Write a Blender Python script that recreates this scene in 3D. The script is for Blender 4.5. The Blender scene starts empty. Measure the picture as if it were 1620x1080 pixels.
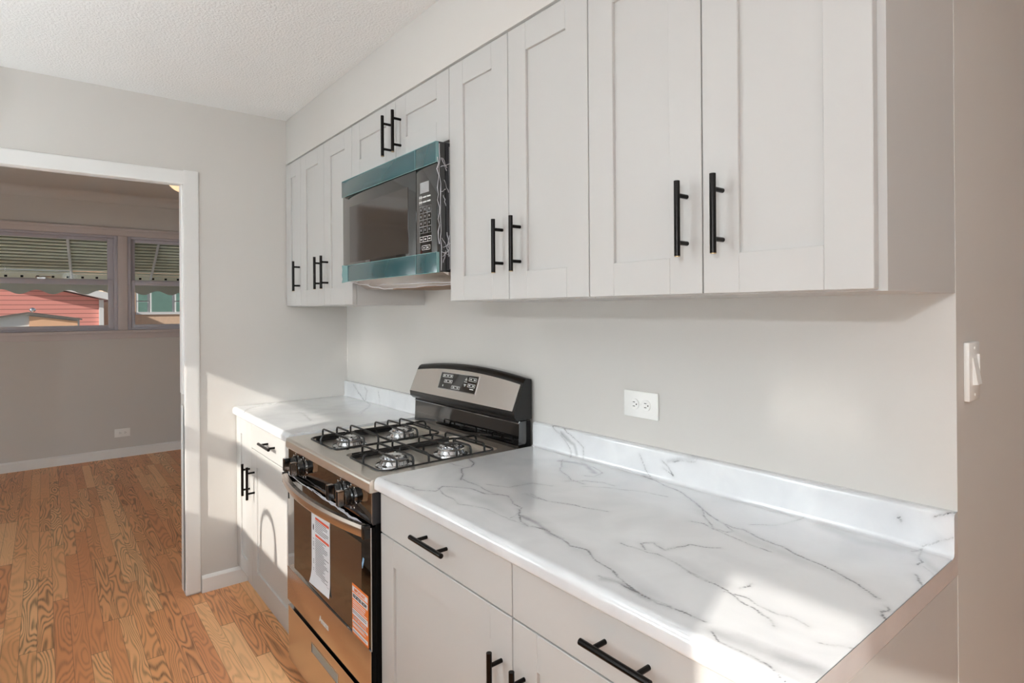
import bpy, bmesh, math, random
import numpy as np
from mathutils import Vector, Matrix
random.seed(7)
S = bpy.context.scene
COL = S.collection
PI = math.pi

# ------------------------------------------------------------------ camera
YAW, PITCH, ROLL = .6771, .0013, -.007
FPX, PPY = 920.56, 487.97
CAM = Vector((3.2559, -1.4093, 1.4072))
cd_ = bpy.data.cameras.new('camera'); cam = bpy.data.objects.new('camera', cd_); COL.objects.link(cam)
f_ = Vector((-math.cos(YAW)*math.cos(PITCH), math.sin(YAW)*math.cos(PITCH), math.sin(PITCH)))
r_ = f_.cross(Vector((0, 0, 1))).normalized(); u_ = r_.cross(f_)
R_ = math.cos(ROLL)*r_ + math.sin(ROLL)*u_; U_ = -math.sin(ROLL)*r_ + math.cos(ROLL)*u_
M_ = Matrix((R_, U_, -f_)).transposed().to_4x4(); M_.translation = CAM
cam.matrix_world = M_
cd_.sensor_width = 36; cd_.lens = FPX/1620*36
cd_.shift_y = -(540-PPY)/1620; cd_.clip_start = .02; cd_.clip_end = 200
S.camera = cam

# ------------------------------------------------------------------ light
S.view_settings.view_transform = 'Standard'; S.view_settings.look = 'None'
S.view_settings.gamma = 1; S.view_settings.use_curve_mapping = False
S.view_settings.exposure = 0.05
S.cycles.blur_glossy = 0.0; S.cycles.sample_clamp_indirect = 80; S.cycles.max_bounces = 9; S.cycles.diffuse_bounces = 5; S.cycles.glossy_bounces = 4
SKY, SUN, FLASH, FILL_GLOBE = 2.7, 4.7, 44.0, 26.0
w = bpy.data.worlds.new('sky'); S.world = w; w.use_nodes = True
nt = w.node_tree; bg = nt.nodes['Background']
sk = nt.nodes.new('ShaderNodeTexSky'); sk.sky_type = 'HOSEK_WILKIE'
sk.sun_direction = Vector((.33, -1, .495)).normalized(); sk.turbidity = 3; sk.ground_albedo = .35
hs = nt.nodes.new('ShaderNodeHueSaturation'); hs.inputs['Saturation'].default_value = .45
nt.links.new(sk.outputs[0], hs.inputs['Color']); nt.links.new(hs.outputs[0], bg.inputs[0])
bg.inputs[1].default_value = SKY
ld = bpy.data.lights.new('sun', 'SUN'); ld.energy = SUN; ld.angle = math.radians(.7); ld.color = (1, .95, .87)
lo = bpy.data.objects.new('sun', ld); COL.objects.link(lo)
lo.rotation_euler = Vector((-.33, 1, -.495)).to_track_quat('-Z', 'Y').to_euler(); lo.location = (6, -9, 5)
# the photographer's flash on its stand behind the camera
ld = bpy.data.lights.new('camera_flash', 'POINT'); ld.energy = FLASH; ld.shadow_soft_size = .03; ld.color = (.86, .94, 1)
lo = bpy.data.objects.new('camera_flash', ld); COL.objects.link(lo); lo.location = (3.42, -2.34, 1.76)

# ------------------------------------------------------------------ helpers
def lin(c):
    return tuple((v/12.92 if v <= .04045 else ((v+.055)/1.055)**2.4) for v in c)

class MB:
    def __init__(s): s.v = []; s.f = []
    def add(s, vs, fs):
        n = len(s.v); s.v += [tuple(v) for v in vs]; s.f += [tuple(i+n for i in f) for f in fs]; return s
    def box(s, x0, x1, y0, y1, z0, z1):
        v = [(x0,y0,z0),(x1,y0,z0),(x1,y1,z0),(x0,y1,z0),(x0,y0,z1),(x1,y0,z1),(x1,y1,z1),(x0,y1,z1)]
        return s.add(v, [(0,3,2,1),(4,5,6,7),(0,1,5,4),(1,2,6,5),(2,3,7,6),(3,0,4,7)])
    def prism(s, poly, ax, a, b):
        """poly: 2-D loop in the two other axes (cyclic order), extruded along axis ax from a to b"""
        def P(p, t):
            return {'x': (t, p[0], p[1]), 'y': (p[0], t, p[1]), 'z': (p[0], p[1], t)}[ax]
        n = len(poly); v = [P(p, a) for p in poly]+[P(p, b) for p in poly]
        return s.add(v, [tuple(range(n))[::-1], tuple(range(n, 2*n))]+[(i, (i+1) % n, n+(i+1) % n, n+i) for i in range(n)])
    def tube(s, pts, r, seg=8, closed=False, caps=True):
        pts = [Vector(p) for p in pts]; n = len(pts); rings = []; up = None
        for i, p in enumerate(pts):
            if closed: t = (pts[(i+1) % n]-pts[i-1])
            else: t = pts[min(i+1, n-1)]-pts[max(i-1, 0)]
            t.normalize()
            if up is None:
                up = Vector((0, 0, 1)) if abs(t.z) < .9 else Vector((1, 0, 0))
            a = t.cross(up).normalized(); b = a.cross(t).normalized(); up = b
            rr = r[i] if isinstance(r, (list, tuple)) else r
            rings.append([p+rr*(math.cos(2*PI*k/seg)*a+math.sin(2*PI*k/seg)*b) for k in range(seg)])
        v = [q for g in rings for q in g]; f = []
        m = n if closed else n-1
        for i in range(m):
            j = (i+1) % n
            for k in range(seg):
                l = (k+1) % seg
                f.append((i*seg+k, i*seg+l, j*seg+l, j*seg+k))
        if caps and not closed: f += [tuple(range(seg))[::-1], tuple((n-1)*seg+k for k in range(seg))]
        return s.add(v, f)
    def lathe(s, prof, c, axis='z', seg=28):
        """prof: list of (r, h) along the axis from point c"""
        v = []; f = []; n = len(prof)
        for i in range(seg):
            t = 2*PI*i/seg
            for r, h in prof:
                a, b = r*math.cos(t), r*math.sin(t)
                v.append({'z': (c[0]+a, c[1]+b, c[2]+h), 'y': (c[0]+a, c[1]+h, c[2]+b), 'x': (c[0]+h, c[1]+a, c[2]+b)}[axis])
        for i in range(seg):
            j = (i+1) % seg
            for k in range(n-1): f.append((i*n+k, j*n+k, j*n+k+1, i*n+k+1))
        f.append(tuple(i*n for i in range(seg))[::-1]); f.append(tuple(i*n+n-1 for i in range(seg)))
        return s.add(v, f)

ORG = {}
def fin(o, smooth):
    me = o.data
    bm = bmesh.new(); bm.from_mesh(me); bmesh.ops.recalc_face_normals(bm, faces=bm.faces); bm.to_mesh(me); bm.free()
    if smooth:
        me.polygons.foreach_set('use_smooth', [True]*len(me.polygons)); me.set_sharp_from_angle(angle=math.radians(35))
def obj(name, mb, mat, parent=None, bevel=0, smooth=True, seg=2):
    me = bpy.data.meshes.new(name)
    o = bpy.data.objects.new(name, me); COL.objects.link(o)
    org = Vector((0, 0, 0))
    if parent is not None:
        o.parent = parent; org = ORG[parent.name]
    ORG[o.name] = org
    me.from_pydata([tuple(Vector(v)-org) for v in mb.v], [], mb.f)
    if bevel:
        bm = bmesh.new(); bm.from_mesh(me)
        bmesh.ops.recalc_face_normals(bm, faces=bm.faces)
        ed = [e for e in bm.edges if len(e.link_faces) == 2 and e.calc_face_angle(0) > .5]
        bmesh.ops.bevel(bm, geom=ed, offset=bevel, segments=seg, affect='EDGES', profile=.5, clamp_overlap=True)
        bm.to_mesh(me); bm.free()
    me.materials.append(mat); fin(o, smooth)
    return o
def thing(name, label, cat, loc, group=None):
    o = bpy.data.objects.new(name, None); COL.objects.link(o); o.location = loc; o.empty_display_size = .1
    ORG[o.name] = Vector(loc); o['label'] = label; o['category'] = cat
    if group: o['group'] = group
    return o
def tag(o, label, cat, group=None):
    o['label'] = label; o['category'] = cat
    if group: o['group'] = group
    return o
def struct(name, mb, mat, bevel=0, parent=None, **k):
    o = obj(name, mb, mat, parent, bevel, **k)
    if parent is None: o['kind'] = 'structure'
    return o
def sthing(name, loc):
    o = bpy.data.objects.new(name, None); COL.objects.link(o); o.location = loc; ORG[o.name] = Vector(loc)
    o['kind'] = 'structure'; return o
def bx(*a): return MB().box(*a)
def text(name, body, size, mat, parent, loc, rot, ext=.0004, bold=0, squash=1.0):
    cu = bpy.data.curves.new(name, 'FONT'); cu.body = body; cu.size = size; cu.extrude = ext; cu.offset = bold
    cu.align_x = 'CENTER'; cu.align_y = 'CENTER'; cu.resolution_u = 3
    t = bpy.data.objects.new(name+'_c', cu); COL.objects.link(t)
    dg = bpy.context.evaluated_depsgraph_get()
    me = bpy.data.meshes.new_from_object(t.evaluated_get(dg))
    bpy.data.objects.remove(t); bpy.data.curves.remove(cu)
    o = bpy.data.objects.new(name, me); COL.objects.link(o); o.parent = parent
    o.location = Vector(loc)-ORG[parent.name]; o.rotation_euler = rot; o.scale = (squash, 1, 1)
    me.materials.clear(); me.materials.append(mat); ORG[o.name] = ORG[parent.name]
    return o

# ------------------------------------------------------------------ materials
def mat(name, col, rough=.5, metal=0, spec=.5, coat=0, bump=None, emis=None, es=0, var=None, aniso=0, trans=0, alpha=1):
    m = bpy.data.materials.new(name); m.use_nodes = True; t = m.node_tree; b = t.nodes['Principled BSDF']
    c = lin(col) if len(col) == 3 else col[:3]
    b.inputs['Base Color'].default_value = (*c, 1); b.inputs['Roughness'].default_value = rough
    b.inputs['Metallic'].default_value = metal; b.inputs['Specular IOR Level'].default_value = spec
    b.inputs['Coat Weight'].default_value = coat; b.inputs['Coat Roughness'].default_value = .05
    b.inputs['Anisotropic'].default_value = aniso
    b.inputs['Transmission Weight'].default_value = trans
    if emis: b.inputs['Emission Color'].default_value = (*lin(emis), 1); b.inputs['Emission Strength'].default_value = es
    tc = t.nodes.new('ShaderNodeTexCoord')
    if bump or var:
        sc, st, dist = bump or (30, 0, .001)
        n = t.nodes.new('ShaderNodeTexNoise'); n.inputs['Scale'].default_value = sc; n.inputs['Detail'].default_value = 3
        t.links.new(tc.outputs['Object'], n.inputs['Vector'])
        if bump:
            bp = t.nodes.new('ShaderNodeBump'); bp.inputs['Strength'].default_value = st; bp.inputs['Distance'].default_value = dist
            t.links.new(n.outputs['Fac'], bp.inputs['Height']); t.links.new(bp.outputs[0], b.inputs['Normal'])
        if var:   # var = (scale, amount): gentle tone variation
            n2 = t.nodes.new('ShaderNodeTexNoise'); n2.inputs['Scale'].default_value = var[0]; n2.inputs['Detail'].default_value = 4
            t.links.new(tc.outputs['Object'], n2.inputs['Vector'])
            mr = t.nodes.new('ShaderNodeMapRange'); mr.inputs['To Min'].default_value = 1-var[1]; mr.inputs['To Max'].default_value = 1+var[1]
            t.links.new(n2.outputs['Fac'], mr.inputs['Value'])
            mx = t.nodes.new('ShaderNodeVectorMath'); mx.operation = 'SCALE'; mx.inputs[0].default_value = c
            t.links.new(mr.outputs[0], mx.inputs['Scale']); t.links.new(mx.outputs[0], b.inputs['Base Color'])
    return m
def glass_mat(name, tint=(1, 1, 1), refl=.9):
    m = bpy.data.materials.new(name); m.use_nodes = True; t = m.node_tree; t.nodes.clear()
    o = t.nodes.new('ShaderNodeOutputMaterial'); tr = t.nodes.new('ShaderNodeBsdfTransparent'); tr.inputs[0].default_value = (*tint, 1)
    g = t.nodes.new('ShaderNodeBsdfGlossy'); g.inputs['Roughness'].default_value = .02
    fr = t.nodes.new('ShaderNodeFresnel'); fr.inputs[0].default_value = 1.45
    mu = t.nodes.new('ShaderNodeMath'); mu.operation = 'MULTIPLY'; mu.inputs[1].default_value = refl
    mx = t.nodes.new('ShaderNodeMixShader')
    t.links.new(fr.outputs[0], mu.inputs[0]); t.links.new(mu.outputs[0], mx.inputs[0])
    t.links.new(tr.outputs[0], mx.inputs[1]); t.links.new(g.outputs[0], mx.inputs[2]); t.links.new(mx.outputs[0], o.inputs[0])
    return m
M = dict(
 wall=mat('greige wall paint', (.805, .79, .77), .55, spec=.3, bump=(220, .12, .0006), var=(2.2, .02)),
 ceil=mat('textured ceiling paint', (.90, .90, .895), .8, spec=.2, bump=(110, .9, .0045)),
 trim=mat('white trim paint', (.90, .895, .885), .35, bump=(60, .05, .001)),
 cab=mat('white cabinet lacquer', (.755, .747, .735), .38, spec=.4, var=(1.3, .012)),
 cabside=mat('cabinet side laminate', (.77, .765, .755), .42),
 under=mat('cabinet underside board', (.62, .57, .50), .7),
 handle=mat('black nickel', (.12, .11, .105), .25, metal=.85),
 tip=mat('handle end glint', (.70, .60, .45), .3, metal=.8),
 dark=mat('dark gap', (.06, .05, .045), .8),
 steel=mat('brushed stainless', (.86, .81, .77), .27, metal=1, aniso=.5, bump=(400, .02, .0002)),
 steeltop=mat('cooktop stainless', (.95, .93, .90), .33, metal=1, bump=(300, .02, .0002)),
 fascia=mat('satin steel fascia', (.88, .86, .84), .34, metal=1, bump=(400, .02, .0002)),
 chrome=mat('polished aluminium', (.84, .845, .855), .14, metal=1),
 blackgl=mat('black glass', (.025, .022, .02), .04, spec=.8, coat=.6),
 blackpl=mat('black plastic', (.045, .043, .045), .22, spec=.6),
 blackmat=mat('black enamel', (.03, .03, .03), .3, spec=.6),
 blackdull=mat('dull black steel', (.03, .03, .03), .65, spec=.15),
 mwside=mat('charcoal microwave case', (.20, .20, .215), .4, metal=.3),
 film=mat('teal protective film', (.13, .31, .33), .22, spec=.7, coat=.5, var=(5, .10)),
 filmlt=mat('pale loose film', (.45, .60, .60), .25, spec=.7, var=(9, .15)),
 shrink=mat('pale shrink wrap glints', (.80, .80, .82), .15, spec=.8, coat=.6),  # glint lines of the clear wrap put in as pale colour
 screen=mat('oven screen', (.20, .17, .15), .12, spec=.6, coat=.5),
 glow=mat('print white', (.85, .85, .84), .5),
 grey=mat('print grey', (.58, .58, .58), .5),
 lcd=mat('display window', (.62, .62, .62), .25),
 paper=mat('paper', (.86, .865, .88), .6),
 ink=mat('ink grey', (.50, .50, .52), .7),
 red=mat('ink red', (.86, .33, .22), .6),
 orange=mat('orange sticker', (.90, .48, .20), .45),
 inkdk=mat('ink dark', (.20, .17, .16), .6),
 blue=mat('blue tag', (.55, .72, .85), .5),
 plate=mat('outlet plastic', (.93, .925, .91), .3),
 slot=mat('outlet slot', (.15, .14, .13), .6),
 winframe=mat('vinyl window frame', (.74, .73, .76), .4),
 wintrim=mat('window trim paint', (.80, .765, .755), .45),
 pull=mat('recessed pull finish', (.62, .69, .73), .3, metal=.5),
 board=mat('raw board edge', (.52, .42, .34), .7),
 awn=mat('awning metal', (.90, .91, .84), .5, var=(8, .12)),
 awnback=mat('awning backing', (.42, .43, .36), .7),
 awndk=mat('awning shade cloth', (.72, .73, .69), .6),
 siding=mat('red siding', (.89, .60, .56), .6),
 extwhite=mat('white exterior trim', (.88, .88, .88), .6),
 shedor=mat('orange shed door', (.93, .74, .60), .6, var=(3, .2)),
 brick=mat('tan brick', (.90, .77, .66), .8, bump=(40, .3, .01), var=(12, .12)),
 extglass=mat('house window glass', (.45, .58, .54), .08, spec=.7, var=(1.5, .4)),
 roof=mat('roof shingles', (.45, .42, .40), .9),
 grass=mat('pale concrete yard', (.74, .73, .70), .9, var=(2, .08)),
 pane=glass_mat('window pane', refl=.15),
 sinkst=mat('faucet steel', (.6, .6, .6), .25, metal=1),
)
def em(name, col, st):
    m = bpy.data.materials.new(name); m.use_nodes = True; b = m.node_tree.nodes['Principled BSDF']
    b.inputs['Base Color'].default_value = (.9, .9, .88, 1)
    b.inputs['Emission Color'].default_value = (*col, 1); b.inputs['Emission Strength'].default_value = st; return m
M['globe'] = em('fill globe', (.84, .94, 1), FILL_GLOBE)
M['pendant'] = em('fill pendant globe', (.84, .94, 1), FILL_GLOBE*.6)
M['farfill'] = em('far fill pendant globe', (.80, .92, 1), FILL_GLOBE*2.7)
M['dome'] = em('warm dome glass', (1, .66, .32), .95)

# siding / brick courses get their lines from geometry height
def line_bands(m, period, width, depth):
    t = m.node_tree; b = t.nodes['Principled BSDF']
    tc = t.nodes.new('ShaderNodeTexCoord'); sp = t.nodes.new('ShaderNodeSeparateXYZ'); t.links.new(tc.outputs['Object'], sp.inputs[0])
    md = t.nodes.new('ShaderNodeMath'); md.operation = 'MODULO'; md.inputs[1].default_value = period
    ad = t.nodes.new('ShaderNodeMath'); ad.operation = 'ADD'; ad.inputs[1].default_value = 40*period
    t.links.new(sp.outputs['Z'], ad.inputs[0]); t.links.new(ad.outputs[0], md.inputs[0])
    bp = t.nodes.new('ShaderNodeBump'); bp.inputs['Distance'].default_value = depth; bp.inputs['Strength'].default_value = 1
    t.links.new(md.outputs[0], bp.inputs['Height']); 
    lt = t.nodes.new('ShaderNodeMath'); lt.operation = 'LESS_THAN'; lt.inputs[1].default_value = width; t.links.new(md.outputs[0], lt.inputs[0])
    mx = t.nodes.new('ShaderNodeMix'); mx.data_type = 'RGBA'
    c = b.inputs['Base Color'].default_value[:]; mx.inputs['A'].default_value = c; mx.inputs['B'].default_value = (c[0]*.5, c[1]*.5, c[2]*.5, 1)
    t.links.new(lt.outputs[0], mx.inputs['Factor']); t.links.new(mx.outputs['Result'], b.inputs['Base Color'])
line_bands(M['siding'], .115, .018, .02)

def oak():
    m = bpy.data.materials.new('stained oak strip floor'); m.use_nodes = True; t = m.node_tree; b = t.nodes['Principled BSDF']
    N = t.nodes.new; L = t.links.new
    def math_(op, a, b_=None, c=None):
        n = N('ShaderNodeMath'); n.operation = op
        for i, v in enumerate((a, b_, c)):
            if v is None: continue
            if isinstance(v, (int, float)): n.inputs[i].default_value = v
            else: L(v, n.inputs[i])
        return n.outputs[0]
    tc = N('ShaderNodeTexCoord'); sp = N('ShaderNodeSeparateXYZ'); L(tc.outputs['Object'], sp.inputs[0])
    X, Y = sp.outputs['X'], sp.outputs['Y']
    W, LN = .058, .85
    ry = math_('DIVIDE', math_('ADD', Y, 20), W); row = math_('FLOOR', ry); fy = math_('FRACT', ry)
    wn = N('ShaderNodeTexWhiteNoise'); wn.noise_dimensions = '1D'; L(row, wn.inputs['W'])
    rx = math_('ADD', math_('DIVIDE', math_('ADD', X, 20), LN), math_('MULTIPLY', wn.outputs['Value'], 5)); colm = math_('FLOOR', rx); fx = math_('FRACT', rx)
    idv = math_('ADD', math_('MULTIPLY', row, 17.31), math_('MULTIPLY', colm, 5.77))
    w2 = N('ShaderNodeTexWhiteNoise'); w2.noise_dimensions = '1D'; L(idv, w2.inputs['W'])
    # cathedral grain: contour lines of a stretched noise field, different on each board
    cb = N('ShaderNodeCombineXYZ'); L(math_('MULTIPLY', X, 1.5), cb.inputs[0]); L(math_('MULTIPLY', Y, 11), cb.inputs[1]); L(math_('MULTIPLY', w2.outputs['Value'], 60), cb.inputs[2])
    g = N('ShaderNodeTexNoise'); g.inputs['Scale'].default_value = 1.0; g.inputs['Detail'].default_value = 1.2; g.inputs['Distortion'].default_value = .35; L(cb.outputs[0], g.inputs['Vector'])
    ring = math_('SINE', math_('MULTIPLY', g.outputs['Fac'], 120))
    ring = math_('POWER', math_('MULTIPLY_ADD', ring, .5, .5), 2.2)
    cb2 = N('ShaderNodeCombineXYZ'); L(math_('MULTIPLY', X, 9), cb2.inputs[0]); L(math_('MULTIPLY', Y, 260), cb2.inputs[1]); L(idv, cb2.inputs[2])
    p = N('ShaderNodeTexNoise'); p.inputs['Scale'].default_value = 1; p.inputs['Detail'].default_value = 3; L(cb2.outputs[0], p.inputs['Vector'])
    w3 = N('ShaderNodeTexWhiteNoise'); w3.noise_dimensions = '1D'; L(math_('ADD', idv, 3.3), w3.inputs['W'])
    grain = math_('MULTIPLY', math_('MULTIPLY', ring, math_('MULTIPLY_ADD', p.outputs['Fac'], 1.3, .05)), math_('MULTIPLY_ADD', w3.outputs['Value'], .70, .15))
    base = N('ShaderNodeValToRGB'); L(w2.outputs['Value'], base.inputs[0])
    e = base.color_ramp.elements; e[0].color = (*lin((.88, .60, .41)), 1); e[1].color = (*lin((.98, .77, .56)), 1)
    e2 = e.new(.5); e2.color = (*lin((.94, .69, .48)), 1)
    mx = N('ShaderNodeMix'); mx.data_type = 'RGBA'; L(base.outputs[0], mx.inputs['A']); mx.inputs['B'].default_value = (*lin((.36, .22, .14)), 1)
    L(math_('MINIMUM', math_('MULTIPLY', grain, 1.05), .85), mx.inputs['Factor'])
    # seams
    sy = math_('MINIMUM', fy, math_('SUBTRACT', 1, fy)); sx = math_('MINIMUM', fx, math_('SUBTRACT', 1, fx))
    seam = math_('MAXIMUM', math_('LESS_THAN', sy, .012), math_('LESS_THAN', sx, .0018))
    m2 = N('ShaderNodeMix'); m2.data_type = 'RGBA'; L(mx.outputs['Result'], m2.inputs['A']); m2.inputs['B'].default_value = (*lin((.25, .15, .10)), 1)
    L(math_('MULTIPLY', seam, .7), m2.inputs['Factor']); L(m2.outputs['Result'], b.inputs['Base Color'])
    b.inputs['Roughness'].default_value = .36; b.inputs['Specular IOR Level'].default_value = .3; b.inputs['Coat Weight'].default_value = .0; b.inputs['Coat Roughness'].default_value = .18
    bp = N('ShaderNodeBump'); bp.inputs['Strength'].default_value = .15; bp.inputs['Distance'].default_value = .001; bp.invert = True
    L(grain, bp.inputs['Height']); L(bp.outputs[0], b.inputs['Normal'])
    return m
M['oak'] = oak()

def marble():
    m = bpy.data.materials.new('white marble laminate'); m.use_nodes = True; t = m.node_tree; b = t.nodes['Principled BSDF']
    N = t.nodes.new; L = t.links.new
    at = N('ShaderNodeAttribute'); at.attribute_name = 'vein'
    sp = N('ShaderNodeSeparateColor'); L(at.outputs['Color'], sp.inputs[0])
    tc = N('ShaderNodeTexCoord')
    n = N('ShaderNodeTexNoise'); n.inputs['Scale'].default_value = 6; n.inputs['Detail'].default_value = 5; n.inputs['Distortion'].default_value = .8; L(tc.outputs['Object'], n.inputs['Vector'])
    cr = N('ShaderNodeValToRGB'); L(n.outputs['Fac'], cr.inputs[0]); e = cr.color_ramp.elements
    e[0].position = .30; e[0].color = (*lin((.84, .845, .855)), 1); e[1].position = .62; e[1].color = (*lin((.895, .90, .905)), 1)
    m1 = N('ShaderNodeMix'); m1.data_type = 'RGBA'; L(cr.outputs[0], m1.inputs['A']); m1.inputs['B'].default_value = (*lin((.55, .55, .57)), 1); L(sp.outputs['Green'], m1.inputs['Factor'])
    m2 = N('ShaderNodeMix'); m2.data_type = 'RGBA'; L(m1.outputs['Result'], m2.inputs['A']); m2.inputs['B'].default_value = (*lin((.20, .20, .22)), 1); L(sp.outputs['Red'], m2.inputs['Factor'])
    L(m2.outputs['Result'], b.inputs['Base Color']); b.inputs['Roughness'].default_value = .2; b.inputs['Specular IOR Level'].default_value = 1.0; b.inputs['Coat Weight'].default_value = .8; b.inputs['Coat Roughness'].default_value = .14; b.inputs['Coat IOR'].default_value = 1.6
    return m
M['marble'] = marble()

# ------------------------------------------------------------------ the setting
L_END = 2.908; ZC = 2.447; ZFAR = 2.54
def wl(x): return -.03*(1-x/L_END)          # the back wall is not quite square to the room
struct('floor', bx(-3.65, 6.1, -4.5, 3.1, -.06, 0), M['oak'], smooth=False)
c = MB().box(0, 6.1, -2.62, 3.1, ZC, ZC+.15); struct('ceiling', c, M['ceil'], smooth=False)
struct('ceiling_far', bx(-3.65, -.0, -4.5, 3.1, ZFAR, ZFAR+.1), M['wall'], smooth=False)
struct('wall_back', MB().prism([(0, wl(0)), (L_END, 0), (L_END, .1), (0, .1)], 'z', 0, ZC), M['wall'], smooth=False)
struct('wall_right', bx(2.79, L_END, .1, 3.0, 0, ZC), M['wall'], smooth=False)
wlft = MB().box(-.12, 0, -.868, 1.1, 0, ZFAR).box(-.12, 0, -1.84, -.868, 2.056, ZFAR).box(-.12, 0, -4.5, -1.84, 0, ZFAR)
struct('wall_left', wlft, M['wall'], smooth=False)
struct('wall_soffit', bx(0, L_END, -.374, .0, 2.207, ZC), M['wall'], bevel=.002)
struct('wall_east', bx(6.0, 6.1, -2.62, 3.1, 0, ZC), M['wall'], smooth=False)
struct('wall_hall', bx(2.79, 6.0, 3.0, 3.1, 0, ZC), M['wall'], smooth=False)
# front wall behind the camera, with the sink window and the glazed door opening
YF = -2.5
wx0, wx1, wz0, wz1 = .545, 1.415, 1.232, 1.968
dx0, dx1, dz1 = 3.355, 4.02, 1.962
mfr = .075
fr = MB()
for a in ((-3.65, wx0-mfr, 0, ZFAR), (wx0-mfr, wx1+mfr, 0, wz0-mfr), (wx0-mfr, wx1+mfr, wz1+mfr, ZFAR), (wx1+mfr, dx0-mfr, 0, ZFAR),
          (dx0-mfr, dx1+mfr, dz1+mfr, ZFAR), (dx1+mfr, 6.1, 0, ZFAR)):
    if a[0] < 0: a = (0,)+a[1:]
    fr.box(a[0], a[1], YF-.12, YF, a[2], a[3])
struct('wall_front', fr, M['wall'], smooth=False)
w3 = sthing('window_3', ((wx0+wx1)/2, YF-.03, wz0))
k = MB()
k.box(wx0-mfr, wx0, YF-.03, YF, wz0-mfr, wz1+mfr).box(wx1, wx1+mfr, YF-.03, YF, wz0-mfr, wz1+mfr).box(wx0, wx1, YF-.03, YF, wz0-mfr, wz0).box(wx0, wx1, YF-.03, YF, wz1, wz1+mfr)
k.box(wx0, wx1, YF-.03, YF, 1.550, 1.655)
obj('window_frame', k, M['trim'], w3, smooth=False); obj('pane', bx(wx0, wx1, YF-.018, YF-.014, wz0, wz1), M['pane'], w3, smooth=False)
d2 = sthing('door_2', ((dx0+dx1)/2, YF-.03, 0))
k = MB()
k.box(dx0-mfr, dx0, YF-.03, YF, 0, dz1+mfr).box(dx1, dx1+mfr, YF-.03, YF, 0, dz1+mfr).box(dx0, dx1, YF-.03, YF, dz1, dz1+mfr).box(dx0, dx1, YF-.03, YF, 0, .10)
obj('door_frame', k, M['trim'], d2, smooth=False); obj('pane', bx(dx0, dx1, YF-.018, YF-.014, .1, dz1), M['pane'], d2, smooth=False)
obj('sun_blocker', bx(3.587, dx1, YF-.01, YF+.0, 1.895, dz1), M['trim'], d2, smooth=False)  # unseen strip added to step the top edge of the sun patch
# room beyond the doorway
far = MB(); XF = -3.53
ys = [-4.5, -2.45, -.853, -.774, .18, 3.1]
far.box(XF-.1, XF, ys[0], ys[1], 0, ZFAR).box(XF-.1, XF, ys[1], ys[4], 0, 1.20).box(XF-.1, XF, ys[1], ys[4], 2.15, ZFAR).box(XF-.1, XF, ys[2], ys[3], 1.2, 2.15).box(XF-.1, XF, ys[4], ys[5], 0, ZFAR)
struct('wall_far', far, M['wall'], smooth=False)
struct('wall_far_south', bx(-3.65, -.12, -4.5, -4.4, 0, ZFAR), M['wall'], smooth=False)
struct('wall_far_north', bx(-3.53, -.12, 1.0, 1.1, 0, ZFAR), M['wall'], smooth=False)
cove = MB().prism([(XF, 2.455), (XF+.012, 2.455)]+[(XF+.012+.07*(1-math.cos(a*PI/12)), 2.46+.08*math.sin(a*PI/12)) for a in range(1, 7)]+[(XF, ZFAR)], 'y', -4.4, 1.0)
struct('trim_1', cove, M['wall'])
def bboard(x, y0, y1, h, s=1):
    p = [(x, 0), (x+.014*s, 0), (x+.014*s, h-.014), (x+.009*s, h-.006), (x+.005*s, h), (x, h)]
    return MB().prism(p, 'y', y0, y1)
struct('baseboard_far', bboard(XF, -4.4, 1.0, .088), M['trim'], smooth=False)
struct('baseboard_left', bboard(0, -.801, -.587, .083), M['trim'], smooth=False)
# door casing with moulded profile, jamb with stop
cs = MB()
prof = [(0, 0), (.018, .0), (.018, .012), (.016, .018), (.016, .055), (.012, .066), (0, .070)]   # (thickness, across)
yi, yo, zi, zo = -.873, -.803, 2.034, 2.104
cs.prism([(t_, yi+a_) for t_, a_ in prof], 'z', 0.012, zo)
cs2 = MB().prism([(t_, zi+a_) for t_, a_ in prof], 'y', -1.905, yi+.0005)
cs3 = MB().prism([(t_, -1.835-a_) for t_, a_ in prof], 'z', 0.012, zo)
t1 = sthing('door_1', (0, -1.3, 0))
obj('side_casing', cs, M['trim'], t1); obj('head_casing', cs2, M['trim'], t1); obj('side_casing', cs3, M['trim'], t1)
jb = MB().box(-.125, .002, -.868, -.862, 0.012, .935).box(-.125, .002, -.870, -.862, .995, 2.05).box(-.125, .002, -.866, -.862, .93, 1.0)
jb.box(-.125, .002, -1.85, -.868, 2.048, 2.058).box(-.125, .002, -1.84, -1.83, 0.012, 2.048)
obj('door_jamb', jb, M['trim'], t1, smooth=False)
st = MB().box(-.08, -.045, -.874, -.868, .012, .935).box(-.08, -.045, -.874, -.868, .995, 2.048).box(-.08, -.045, -1.83, -.874, 2.042, 2.048)
obj('door_stop', st, M['trim'], t1, bevel=.001)
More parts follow.
